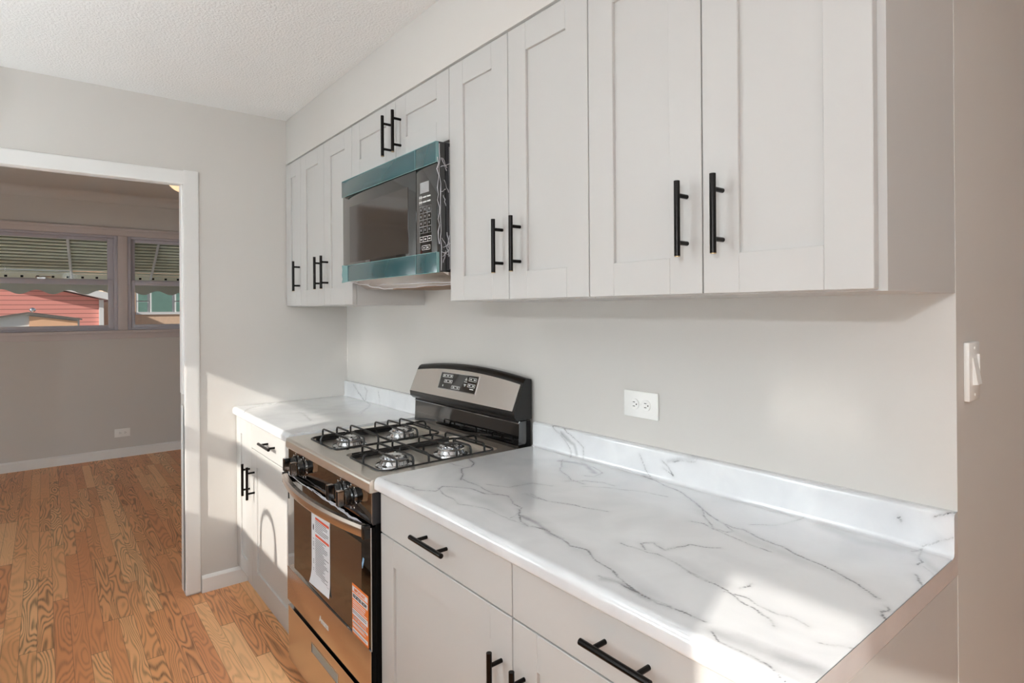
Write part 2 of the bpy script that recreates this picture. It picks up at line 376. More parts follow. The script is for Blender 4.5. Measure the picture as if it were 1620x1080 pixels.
# far windows
def far_window(n, y0, y1, gl, gr):
    wn = sthing('window_%d' % n, (XF, (y0+y1)/2, 1.23)); x0, x1 = XF-.07, XF+.004
    z0, z1 = 1.231, 2.145
    f = MB().box(x0, x1, y0, y0+.03, z0, z1).box(x0, x1, y1-.03, y1, z0, z1).box(x0, x1, y0+.03, y1-.03, z0, z0+.022).box(x0, x1, y0+.03, y1-.03, z1-.022, z1)
    obj('window_frame', f, M['winframe'], wn, bevel=.003)
    a, b_ = gl, gr
    u = MB(); xa, xb = XF-.06, XF-.035
    u.box(xa, xb, y0+.03, a, 1.70, z1-.022).box(xa, xb, b_, y1-.03, 1.70, z1-.022).box(xa, xb, a, b_, 2.093, z1-.022).box(xa, xb, a, b_, 1.68, 1.722)
    obj('upper_sash', u, M['winframe'], wn, bevel=.002)
    l = MB(); xa, xb = XF-.033, XF-.006
    l.box(xa, xb, y0+.034, a-.004, 1.253, 1.715).box(xa, xb, b_+.004, y1-.034, 1.253, 1.715).box(xa, xb, a-.004, b_+.004, 1.669, 1.715).box(xa, xb, a-.004, b_+.004, 1.253, 1.283)
    obj('lower_sash', l, M['winframe'], wn, bevel=.002)
    obj('pane', bx(XF-.050, XF-.047, a, b_, 1.722, 2.093), M['pane'], wn, smooth=False)
    obj('pane', bx(XF-.022, XF-.019, a-.004, b_+.004, 1.283, 1.669), M['pane'], wn, smooth=False)
    return wn
wn1 = far_window(1, -2.45, -.853, -2.37, -.933); wn2 = far_window(2, -.774, .18, -.708, .11)
lk = MB().box(XF-.006, XF+.012, -1.46, -1.40, 1.715, 1.728).tube([(XF+.006, -1.47, 1.731), (XF+.006, -1.36, 1.735)], .005, 6)
obj('sash_lock', lk, M['chrome'], wn1)
struct('trim_2', MB().box(XF, XF+.016, -2.5, .23, 2.145, 2.222).box(XF, XF+.022, -2.5, .23, 2.196, 2.222), M['wintrim'], bevel=.004)
struct('trim_3', bx(XF-.06, XF+.014, -.853, -.774, 1.231, 2.145), M['wintrim'], bevel=.003)
struct('trim_4', MB().box(XF, XF+.045, -2.5, .23, 1.205, 1.231).box(XF, XF+.016, -2.5, .23, 1.15, 1.205), M['wintrim'], bevel=.004)
dome = MB().lathe([(.0, 2.385)]+[(.17*math.sin(a*PI/16), 2.485-.10*math.cos(a*PI/16)) for a in range(1, 9)], (-2.2, -.45, 0))
t = thing('ceiling_light', 'warm glowing glass dome lamp on the ceiling of the far room', 'ceiling light', (-2.2, -.45, ZFAR))
obj('glass_dome', dome, M['dome'], t); obj('ceiling_plate', MB().lathe([(.18, 2.485), (.18, 2.50), (.14, 2.54)], (-2.2, -.45, 0)), M['trim'], t)

# outside
struct('ground', bx(-60, -3.7, -40, 40, -.75, -.7), M['grass'], smooth=False)
struct('ground_front', bx(-3.7, 20, -40, -2.7, -.4, -.35), M['grass'], smooth=False)
def awning(y0, y1, by, lab):
    t = thing('window_awning', lab, 'awning', (-3.66, (y0+y1)/2, 2.2), 'corrugated metal awnings outside the far windows')
    n = 15; a = MB(); A_, B_ = Vector((-3.68, 0, 2.22)), Vector((-4.22, 0, 1.80))
    for i in range(n):
        p = A_.lerp(B_, (i+.5)/n)
        sec = [(p.x+.0165*math.cos(q*PI/6-PI*.21), p.z+.013*math.sin(q*PI/6-PI*.21)) for q in range(0, 12)]
        a.prism(sec, 'y', y0, y1)
    obj('slat_panel', a, M['awn'], t)
    obj('backing', MB().prism([(-3.68, 2.262), (-4.22, 1.842), (-4.22, 1.832), (-3.68, 2.252)], 'y', y0, y1), M['awnback'], t, smooth=False)
    for b in by:
        q = MB().tube([(-3.69, b[0], 2.19), (-4.18, b[1], 1.76)], .013, 6); obj('brace', q, M['extwhite'], t)
    obj('front_bar', bx(-4.235, -4.21, y0, y1, 1.735, 1.80), M['awn'], t)
    yy = y0+.05
    while yy < y1-.05: obj('slot', bx(-4.212, -4.207, yy, yy+.022, 1.757, 1.777), M['dark'], t, smooth=False); yy += .12
    top = []; v = MB(); N = int((y1-y0)/.01); 
    lo_ = [(y0+(y1-y0)*i/N, 1.614-.022*math.cos(2*PI*(y0+(y1-y0)*i/N-.35)/.26)*-1) for i in range(N+1)]
    vs = []; fs = []
    for i, (y, z) in enumerate(lo_):
        vs += [(-4.238, y, 1.80), (-4.238, y, z), (-4.232, y, z), (-4.232, y, 1.80)]
        if i:
            a0 = 4*(i-1); b0 = 4*i
            fs += [(a0, a0+1, b0+1, b0), (a0+1, a0+2, b0+2, b0+1), (a0+2, a0+3, b0+3, b0+2), (a0+3, a0, b0, b0+3)]
    fs += [(0, 3, 2, 1), (4*N, 4*N+1, 4*N+2, 4*N+3)]
    v.add(vs, fs); obj('scalloped_valance', v, M['awndk'], t)
awning(-2.6, -.80, [(-1.24, -1.19), (-2.3, -2.3)], 'green-grey slatted metal awning outside the wide window left of the mullion')
awning(-.775, .35, [(-.47, -.50), (.25, .25)], 'green-grey slatted metal awning outside the narrow window right of the mullion')
# red sided house
t = thing('house', 'red sided house with white eave and downspout seen through the left far window', 'house', (-18, -4, -.7))
g = MB().prism([(-9, -.7), (-.256, -.7), (-.256, 1.76), (-4.6, 2.89), (-9, 1.75)], 'x', -22, -16)
obj('siding_wall', g, M['siding'], t, smooth=False)
e = MB().prism([(.0, 1.72), (.0, 1.90), (-4.6, 3.10), (-9.3, 1.88), (-9.3, 1.72), (-4.6, 2.93)], 'x', -22.2, -15.55)
obj('roof_eave', e, M['extwhite'], t, smooth=False)
obj('downspout', bx(-15.99, -15.9, -.256, -.155, -.7, 1.74), M['extwhite'], t)
obj('gutter', bx(-22.2, -15.5, -.05, .05, 1.70, 1.82), M['extwhite'], t)
# shed in front of it
t = thing('garden_shed', 'low white garden shed with an orange door outside the left far window', 'shed', (-12, -1.6, -.7))
obj('shed_wall', MB().prism([(-2.7, -.7), (-.868, -.7), (-.868, 1.26), (-1.647, 1.385), (-2.7, 1.20)], 'x', -13, -11), M['extwhite'], t, smooth=False)
obj('shed_roof', MB().prism([(-2.75, 1.19), (-1.647, 1.385), (-.83, 1.255), (-.83, 1.285), (-1.647, 1.42), (-2.75, 1.225)], 'x', -13.1, -10.9), M['roof'], t, smooth=False)
obj('shed_door', MB().prism([(-1.63, -.65), (-.90, -.65), (-.90, 1.235), (-1.63, 1.345)], 'x', -10.995, -10.97), M['shedor'], t, smooth=False)
obj('gable_lamp', MB().lathe([(.02, 0), (.05, .03), (.045, .06), (.01, .08)], (-10.9, -1.58, 1.42)), M['chrome'], t)
# tan brick house
t = thing('house', 'tan brick house with a row of white framed windows seen through the right far window', 'house', (-22, 2, -.7))
hw = MB().box(-26, -23, -.6, 1.0, -.7, 3.4).box(-26, -20, .1, 8, -.7, 1.317).box(-26, -20, .1, 1.0, 1.317, 3.4).box(-26, -20, 1.0, 8, 2.5, 3.4)
obj('brick_wall', hw, M['brick'], t, smooth=False)
obj('siding_band', bx(-25.9, -20.1, 1.0, 8, 1.317, 2.5), M['extwhite'], t, smooth=False)
obj('window_sill', bx(-20.1, -19.95, 1.0, 8, 1.317, 1.40), M['extwhite'], t, smooth=False)
for (a, b_, z0, z1) in ((1.067, 1.33, 1.412, 1.75), (1.067, 1.33, 1.79, 2.25), (1.455, 2.067, 1.412, 2.25), (2.192, 2.46, 1.412, 1.75), (2.192, 2.46, 1.79, 2.25)):
    fo = MB().box(-20.1, -20.0, a-.05, b_+.05, z0-.03, z1+.03); f_o = obj('window', fo, M['extwhite'], t, smooth=False)
    obj('pane', bx(-20.0, -19.985, a, b_, z0, z1), M['extglass'], f_o, smooth=False)

# behind the camera: sink run with the tall faucet whose shadow falls on the cabinets
t = thing('sink_counter', 'white base cabinet run with pale counter under the sink window', 'counter', (1.2, -2.2, 0))
obj('body', bx(.1, 2.3, YF+.005, -1.92, .1, .875), M['cab'], t, smooth=False); obj('worktop', bx(.08, 2.32, YF+.003, -1.89, .875, .914), M['trim'], t, bevel=.005)
t = thing('faucet', 'tall gooseneck kitchen faucet on the sink counter', 'faucet', (.92, -2.2, .914))
pts = [(.92, -2.2, .914), (.92, -2.2, 1.14)]+[(1.03-.11*math.cos(a*PI/12), -2.2, 1.16+.115*math.sin(a*PI/12)) for a in range(0, 13)]
obj('neck', MB().tube(pts, .013, 12), M['sinkst'], t)
obj('spray_head', MB().tube([(1.14, -2.2, 1.16), (1.142, -2.2, 1.10), (1.145, -2.2, 1.06)], [.015, .02, .018], 12), M['sinkst'], t)
obj('base', MB().lathe([(.028, 0), (.028, .03), (.016, .05)], (.92, -2.2, .9145)), M['sinkst'], t)
# unseen globes added behind the camera as fill light for the kitchen
for i, (x, y, z) in enumerate(((1.62, -2.38, 1.14), (.22, -2.38, 1.14), (5.2, -2.38, 1.5))):
    t = thing('fill_sconce', ('added fill globe on the wall between sink window and glazed door', 'added fill globe on the wall beside the sink window', 'added fill globe on the wall beyond the glazed door')[i], 'wall lamp', (x, YF, z), 'added fill globes on the front wall')
    obj('globe', MB().lathe([(.001, -.12)]+[(.12*math.sin(a*PI/10), -.12*math.cos(a*PI/10)) for a in range(1, 10)]+[(.001, .12)], (x, y+.02, z)), M['globe'], t)
    obj('wall_plate', bx(x-.05, x+.05, YF, YF+.02, z-.05, z+.05), M['chrome'], t)
for i, (x, y) in enumerate(((1.5, -2.0), (4.4, -1.0))):  # unseen globes hung here as added fill, mainly for the ceiling
    t = thing('fill_pendant', ('added fill globe hung over the kitchen aisle', 'added fill globe hung near the glazed door')[i], 'pendant lamp', (x, y, ZC), 'added hanging fill globes')
    obj('globe', MB().lathe([(.001, -.13)]+[(.13*math.sin(a*PI/10), -.13*math.cos(a*PI/10)) for a in range(1, 10)]+[(.001, .13)], (x, y, 2.10)), M['pendant'], t)
    obj('stem', MB().tube([(x, y, 2.22), (x, y, ZC)], .008, 8), M['chrome'], t)
    obj('ceiling_plate', MB().lathe([(.06, ZC-.02), (.06, ZC)], (x, y, 0)), M['trim'], t)
t = thing('fill_floor_globe', 'added low fill globe in the far room, left of the doorway view', 'floor lamp', (-.5, -3.3, 0))  # unseen globe added to brighten the far room wall
obj('globe', MB().lathe([(.001, -.13)]+[(.13*math.sin(a*PI/10), -.13*math.cos(a*PI/10)) for a in range(1, 10)]+[(.001, .13)], (-.5, -3.3, .55)), M['farfill'], t)
obj('stem', MB().tube([(-.5, -3.3, .02), (-.5, -3.3, .43)], .012, 8), M['chrome'], t)
obj('base', MB().lathe([(.12, .001), (.12, .015), (.02, .02)], (-.5, -3.3, 0)), M['chrome'], t)
t = thing('fill_pendant', 'added fill globe hung in the hall around the right corner', 'pendant lamp', (4.6, 1.3, ZC), 'added hanging fill globes')  # unseen globe added to brighten the hall wall
obj('globe', MB().lathe([(.001, -.10)]+[(.10*math.sin(a*PI/10), -.10*math.cos(a*PI/10)) for a in range(1, 10)]+[(.001, .10)], (4.6, 1.3, 1.9)), M['pendant'], t)
obj('stem', MB().tube([(4.6, 1.3, 1.99), (4.6, 1.3, ZC)], .008, 8), M['chrome'], t)
t = thing('sky_blocker', 'long low garage added across the yard to cut low sky light', 'sky_blocker', (2, -8.5, -.35))  # unseen block added to cut low sky light into the kitchen
obj('blocker_wall', bx(-2.5, 9, -10, -7.6, -.35, 2.35), M['brick'], t, smooth=False)
obj('blocker_roof', MB().prism([(-10.1, 2.35), (-7.4, 2.35), (-8.8, 2.62)], 'x', -2.7, 9.2), M['roof'], t, smooth=False)

# ------------------------------------------------------------------ cabinets
UY, UZ0, UZ1 = -.376, 1.436, 2.197
def shaker(x0, x1, z0, z1, yf, th=.019, st=.077, rail=.077):
    g = .0015; x0 += g; x1 -= g; yb = yf+th; m = MB()
    m.box(x0, x0+st, yf, yb, z0, z1).box(x1-st, x1, yf, yb, z0, z1)
    m.box(x0+st, x1-st, yf, yb, z0, z0+rail).box(x0+st, x1-st, yf, yb, z1-rail, z1)
    return m, bx(x0+st-.004, x1-st+.004, yf+.008, yb-.002, z0+rail-.004, z1-rail+.004)
def add_door(t, x0, x1, z0, z1, yf, hx=None, hz=None, st=.077, lab=None):
    m, p = shaker(x0, x1, z0, z1, yf, st=st)
    d = obj('door', m, M['cab'], t, bevel=.0011, seg=1)
    obj('door_panel', p, M['cab'], d, smooth=False)
    if hx is not None: add_handle(d, hx, hz, yf, True)
    return d
def add_handle(par, x, z, yf, vert, ln=.154):
    yb = yf-.034; h = MB(); r = .0062; a = ln/2
    if vert:
        h.tube([(x, yb, z-a+.0015), (x, yb, z+a)], r, 14)
        for s in (-1, 1): h.tube([(x, yf+.001, z+s*.048), (x, yb, z+s*.048)], .0048, 10)
        e = MB().tube([(x, yb, z-a), (x, yb, z-a+.004)], r*.97, 14)
    else:
        h.tube([(x-a, yb, z), (x+a, yb, z)], r, 14)
        for s in (-1, 1): h.tube([(x+s*.048, yf+.001, z), (x+s*.048, yb, z)], .0048, 10)
        e = None
    o = obj('handle', h, M['handle'], par)
    if e is not None: obj('handle_glint', e, M['tip'], par)  # warm reflection on the bar's lower end put in as brass colour
def upper(x0, x1, z0, doors, lab, panel_x=None, grp='white shaker wall cabinets'):
    t = thing('wall_cabinet', lab, 'cabinet', ((x0+x1)/2, -.18, z0), grp)
    yb = wl(x0)-.0005
    body = MB().prism([(x0+.001, UY+.020), (x1-.001, UY+.020), (x1-.001, wl(x1)-.0005), (x0+.001, yb)], 'z', z0-.003, 2.2)
    obj('body', body, M['cabside'], t, smooth=False)
    for (a, b_, hx, hz) in doors: add_door(t, a, b_, z0, UZ1, UY, hx, hz)
    return t
H = 1.588
upper(0.004, .236, UZ0-.003, [(.004, .236, .248-.03, H-.003)], 'narrow white shaker wall cabinet with one door in the corner by the doorway')
upper(.236, .878, UZ0-.003, [(.236, .557, .519, H-.003), (.557, .878, .602, H-.003)], 'two-door white shaker wall cabinet between corner cabinet and microwave')
upper(.878, 1.650, 1.963, [(.878, 1.279, 1.238, 2.065), (1.279, 1.650, 1.320, 2.065)], 'short two-door white wall cabinet directly above the microwave')
upper(1.650, 2.271, UZ0, [(1.650, 1.958, 1.929, H), (1.958, 2.271, 2.009, H)], 'tall two-door white wall cabinet just right of the microwave')
upper(2.271, 2.908, UZ0, [(2.271, 2.584, 2.548, H), (2.584, 2.896, 2.629, H)], 'tall two-door white wall cabinet at the right end, above the outlet')

FY = -.635
def base(x0, x1, lab, toe=True):
    t = thing('base_cabinet', lab, 'cabinet', ((x0+x1)/2, -.3, 0), 'white shaker base cabinets')
    b_ = MB().prism([(x0+.001, FY+.020), (x1-.001, FY+.020), (x1-.001, wl(x1)-.0005), (x0+.001, wl(x0)-.0005)], 'z', .098, .873)
    obj('body', b_, M['cabside'], t, smooth=False)
    obj('toe_kick', bx(x0+.001, x1-.001, -.587, -.57, 0.001, .098), M['cab'], t, smooth=False)
    return t
def drawer(t, x0, x1, hx, z0=.752, z1=.866):
    d = obj('drawer', bx(x0+.0015, x1-.0015, FY, FY+.019, z0, z1), M['cab'], t, bevel=.0012, seg=1)
    add_handle(d, hx, .8155, FY, False)
t = base(.004, .286, 'narrow white base cabinet with one full-height door by the doorway')
add_door(t, .004, .286, .100, .866, FY, .251, .594)
t = base(.286, .886, 'white base cabinet with drawer and door left of the gas range')
drawer(t, .286, .886, .600); add_door(t, .286, .886, .100, .748, FY, .333, .594)
t = base(1.664, 2.286, 'white base cabinet with drawer and door right beside the gas range')
drawer(t, 1.664, 2.286, 1.980); add_door(t, 1.664, 2.286, .100, .748, FY, 2.248, .594)
t = base(2.286, 2.908, 'white base cabinet with drawer and door at the open right end')
drawer(t, 2.286, 2.900, 2.598); add_door(t, 2.286, 2.900, .100, .748, FY, 2.325, .590)

# ------------------------------------------------------------------ marble laminate countertops
VEINS = [
 (1, 1.6, [(2.161,-0.03),(2.292,-0.071),(2.335,-0.09),(2.366,-0.105),(2.414,-0.142),(2.431,-0.152),(2.486,-0.186),(2.516,-0.202),(2.545,-0.206),(2.566,-0.198),(2.621,-0.221),(2.67,-0.227),(2.715,-0.243),(2.765,-0.256),(2.816,-0.272),(2.848,-0.295),(2.871,-0.312)]),
 (0.9, 1.3, [(2.431,-0.152),(2.485,-0.213),(2.523,-0.245),(2.554,-0.243),(2.559,-0.225),(2.527,-0.209),(2.494,-0.189)]),
 (0.6, 1.2, [(2.46,-0.243),(2.489,-0.235),(2.524,-0.248),(2.588,-0.26),(2.628,-0.266),(2.669,-0.269)]),
 (0.8, 1.3, [(2.497,-0.455),(2.47,-0.434),(2.484,-0.412),(2.52,-0.424),(2.527,-0.398),(2.54,-0.361),(2.565,-0.352),(2.588,-0.329)]),
 (0.5, 1.6, [(2.444,-0.466),(2.509,-0.461),(2.526,-0.45),(2.586,-0.463),(2.637,-0.471),(2.687,-0.483)]),
 (0.9, 2, [(2.248,-0.548),(2.289,-0.537),(2.346,-0.55),(2.386,-0.557),(2.421,-0.546),(2.462,-0.566),(2.513,-0.578),(2.544,-0.591),(2.583,-0.601),(2.613,-0.609),(2.65,-0.614),(2.667,-0.607)]),
 (0.6, 1.4, [(1.758,0.07),(1.778,0.054),(1.83,0.026),(1.849,0.003),(1.865,-0.044)]),
 (0.45, 1.6, [(1.758,0.07),(1.817,0.065),(1.893,0.072)]),
 (0.5, 1.3, [(1.817,0.065),(1.868,0.042),(1.911,0.018),(1.915,-0.027)]),
 (0.8, 1.5, [(1.873,-0.088),(1.946,-0.173),(2.048,-0.225),(2.1,-0.224)]),
 (0.6, 1.3, [(1.935,-0.066),(2.006,-0.079),(2.059,-0.107),(2.075,-0.153),(2.045,-0.167)]),
 (0.55, 1.5, [(2.048,-0.246),(2.082,-0.205),(2.125,-0.174),(2.166,-0.176)]),
 (0.4, 1.5, [(2.113,-0.247),(2.163,-0.205),(2.251,-0.155),(2.32,-0.143)]),
 (0.6, 1.2, [(2.075,-0.4),(2.142,-0.403),(2.188,-0.381),(2.239,-0.366),(2.296,-0.343)]),
 (0.5, 1.5, [(2.222,0.036),(2.24,0.02),(2.258,-0.006),(2.226,0.014)]),
 (0.4, 1.5, [(2.258,0.039),(2.293,0.046),(2.335,0.054),(2.339,0.066),(2.31,0.068)]),
 (0.4, 1.4, [(2.141,0.036),(2.165,-0.003),(2.184,-0.023)]),
 (0.7, 1.2, [(2.808,0.032),(2.815,0.026),(2.811,0.035)]),
 (0.7, 1.2, [(2.875,0.05),(2.882,0.056),(2.91,0.066)]),
 (0.4, 1.5, [(2.857,-0.017),(2.875,-0.003),(2.906,0.019)]),
 (0.6, 2, [(2.842,-0.05),(2.857,-0.023),(2.855,-0.064),(2.872,-0.091),(2.87,-0.113)]),
 (0.35, 1.5, [(2.88,-0.11),(2.911,-0.141)]),
 (0.35, 1.8, [(2.563,-0.159),(2.592,-0.132),(2.609,-0.091),(2.619,-0.022)]),
 (0.85, 1.4, [(1.646,-0.312),(1.714,-0.334),(1.746,-0.366),(1.748,-0.401),(1.802,-0.433),(1.841,-0.469)]),
 (0.35, 1.4, [(1.66,-0.397),(1.728,-0.388)]),
 (0.55, 1.5, [(1.795,-0.619),(1.847,-0.612),(1.886,-0.583),(1.866,-0.546),(1.898,-0.515),(1.931,-0.494),(1.995,-0.488),(2.047,-0.459),(2.108,-0.482),(2.138,-0.49),(2.174,-0.532),(2.18,-0.552)]),
 (0.4, 1.5, [(1.831,-0.461),(1.911,-0.463),(2.008,-0.472),(2.049,-0.457)]),
 (0.9, 1.7, [(2.141,-0.501),(2.208,-0.544),(2.242,-0.554)]),
 (0.5, 1.3, [(2.068,-0.411),(2.12,-0.406),(2.16,-0.398),(2.226,-0.371),(2.288,-0.346)]),
 (0.7, 1.5, [(2.518,-0.613),(2.556,-0.607),(2.592,-0.608),(2.632,-0.609),(2.651,-0.607),(2.688,-0.601),(2.73,-0.6)]),
 (0.3, 2, [(1.871,-0.565),(2.015,-0.592),(2.081,-0.559),(2.174,-0.559),(2.242,-0.554)]),
 (0.35, 2, [(1.93,-0.441),(1.986,-0.411),(2.005,-0.333),(2.06,-0.305)]),
 (0.35, 2.5, [(1.696,-0.641),(1.77,-0.63),(1.819,-0.609)]),
 (0.55, 1.5, [(2.56,-0.458),(2.607,-0.47),(2.641,-0.477),(2.689,-0.482),(2.73,-0.498),(2.757,-0.502),(2.785,-0.513),(2.803,-0.53)]),
 (0.5, 1.5, [(2.695,-0.491),(2.733,-0.48),(2.761,-0.486),(2.79,-0.493),(2.807,-0.486),(2.825,-0.49),(2.84,-0.491)]),
 (0.5, 1.3, [(2.872,-0.521),(2.89,-0.508),(2.914,-0.497)]),
 (0.6, 1.6, [(2.749,-0.62),(2.772,-0.634),(2.802,-0.631),(2.826,-0.628),(2.85,-0.635),(2.879,-0.654),(2.885,-0.654)]),
 (0.95, 1.6, [(2.894,-0.333),(2.9,-0.34),(2.893,-0.354),(2.899,-0.368),(2.914,-0.38)]),
 (0.7, 1.3, [(2.711,-0.44),(2.713,-0.429),(2.715,-0.439),(2.705,-0.459)]),
 (0.5, 1.6, [(2.861,-0.306),(2.876,-0.311)]),
 (0.5, 1.8, [(0.224,-0.671),(0.19,-0.643),(0.119,-0.601),(0.074,-0.544),(-0.013,-0.482),(0.079,-0.47),(-0.005,-0.401)]),
 (0.45, 1.8, [(0.393,-0.449),(0.451,-0.441),(0.652,-0.478)]),
 (0.6, 1.5, [(0.135,0.053),(0.199,0.014),(0.252,-0.012),(0.285,-0.023),(0.304,0.034),(0.274,0.053)]),
 (0.4, 1.5, [(0.442,0.048),(0.451,-0.011)]),
 (0.55, 1.5, [(0.338,-0.048),(0.483,-0.12),(0.555,-0.184),(0.63,-0.235)]),
 (0.35, 1.5, [(-0.046,-0.123),(0.042,-0.071),(0.146,-0.047)]),
 (0.42, 14, [(1.879,-0.106),(1.918,-0.085),(1.966,-0.079),(2.046,-0.122)]),
 (0.4, 10, [(1.811,0.046),(1.868,0.019),(1.88,-0.014)]),
 (0.45, 12, [(2.182,-0.523),(2.225,-0.524),(2.31,-0.544),(2.345,-0.547)]),
 (0.38, 13, [(2.532,-0.614),(2.561,-0.603),(2.601,-0.609),(2.633,-0.613)]),
 (0.28, 22, [(2.752,-0.616),(2.793,-0.608),(2.834,-0.603),(2.872,-0.599),(2.906,-0.592)]),
 (0.14, 30, [(2.21,-0.515),(2.35,-0.546),(2.509,-0.573),(2.642,-0.603)]),
 (0.13, 28, [(2.435,-0.162),(2.525,-0.217),(2.652,-0.248),(2.814,-0.274)]),
 (0.12, 30, [(2.497,-0.455),(2.579,-0.454),(2.679,-0.469)]),
 (0.12, 26, [(2.67,-0.044),(2.762,-0.073),(2.861,-0.038)]),
 (0.12, 28, [(1.904,-0.544),(2.058,-0.526),(2.189,-0.541)]),
 (0.22, 10, [(2.24,0.039),(2.276,0.046),(2.327,0.06)]),
 (0.2, 12, [(2.844,-0.058),(2.873,-0.081),(2.911,-0.124)]),
]

def nse(x, y, seed, oct=4, f=1.0):
    r = np.random.RandomState(seed); o = 0; a = 1
    for i in range(oct):
        for k in range(3):
            th = r.rand()*6.28; ph = r.rand()*6.28; ff = f*(2.1**i)*(.7+.6*r.rand())
            o = o+a*np.sin((x*math.cos(th)+y*math.sin(th))*ff+ph+1.3*np.sin((x*math.sin(th)-y*math.cos(th))*ff*.8+ph*2))/3
        a *= .5
    return o
def vein_cols(X, Sx, extra):
    wx = X+.0035*nse(X, Sx, 1, 4, 60)+.0012*nse(X, Sx, 5, 2, 900); wy = Sx+.0035*nse(X, Sx, 2, 4, 60)+.0012*nse(X, Sx, 6, 2, 900)
    red = np.zeros(len(X)); grn = np.zeros(len(X))
    brk = np.clip(.68+.55*nse(X, Sx, 3, 3, 55), .12, 1.25)
    thk = np.clip(1+.6*nse(X, Sx, 4, 2, 90), .4, 1.9)
    for st, wd, line in VEINS+extra:
        d = np.full(len(X), 9.); w_ = wd*.001
        xs = [p[0] for p in line]; ss = [p[1] for p in line]; mg = w_*6+.02
        sel = np.where((wx > min(xs)-mg) & (wx < max(xs)+mg) & (wy > min(ss)-mg) & (wy < max(ss)+mg))[0]
        if not len(sel): continue
        px, py = wx[sel], wy[sel]; dd = np.full(len(sel), 9.)
        for (a, b_), (c, e) in zip(line[:-1], line[1:]):
            ux, uy = c-a, e-b_; ll = ux*ux+uy*uy+1e-12
            tt = np.clip(((px-a)*ux+(py-b_)*uy)/ll, 0, 1)
            dd = np.minimum(dd, np.hypot(px-a-tt*ux, py-b_-tt*uy))
        if wd > 6:
            grn[sel] = np.maximum(grn[sel], 1.5*st*(.75+.5*brk[sel])*np.clip(1.15-dd/w_, 0, 1)**1.2)
        else:
            red[sel] = np.maximum(red[sel], 1.6*st*brk[sel]*np.exp(-(dd/(w_*.62*thk[sel]))**2))
            grn[sel] = np.maximum(grn[sel], .5*st*np.exp(-dd/(w_*4)))
    return np.clip(red, 0, 1), np.clip(grn, 0, 1)
CT, SPT, SPH = .914, .022, .086
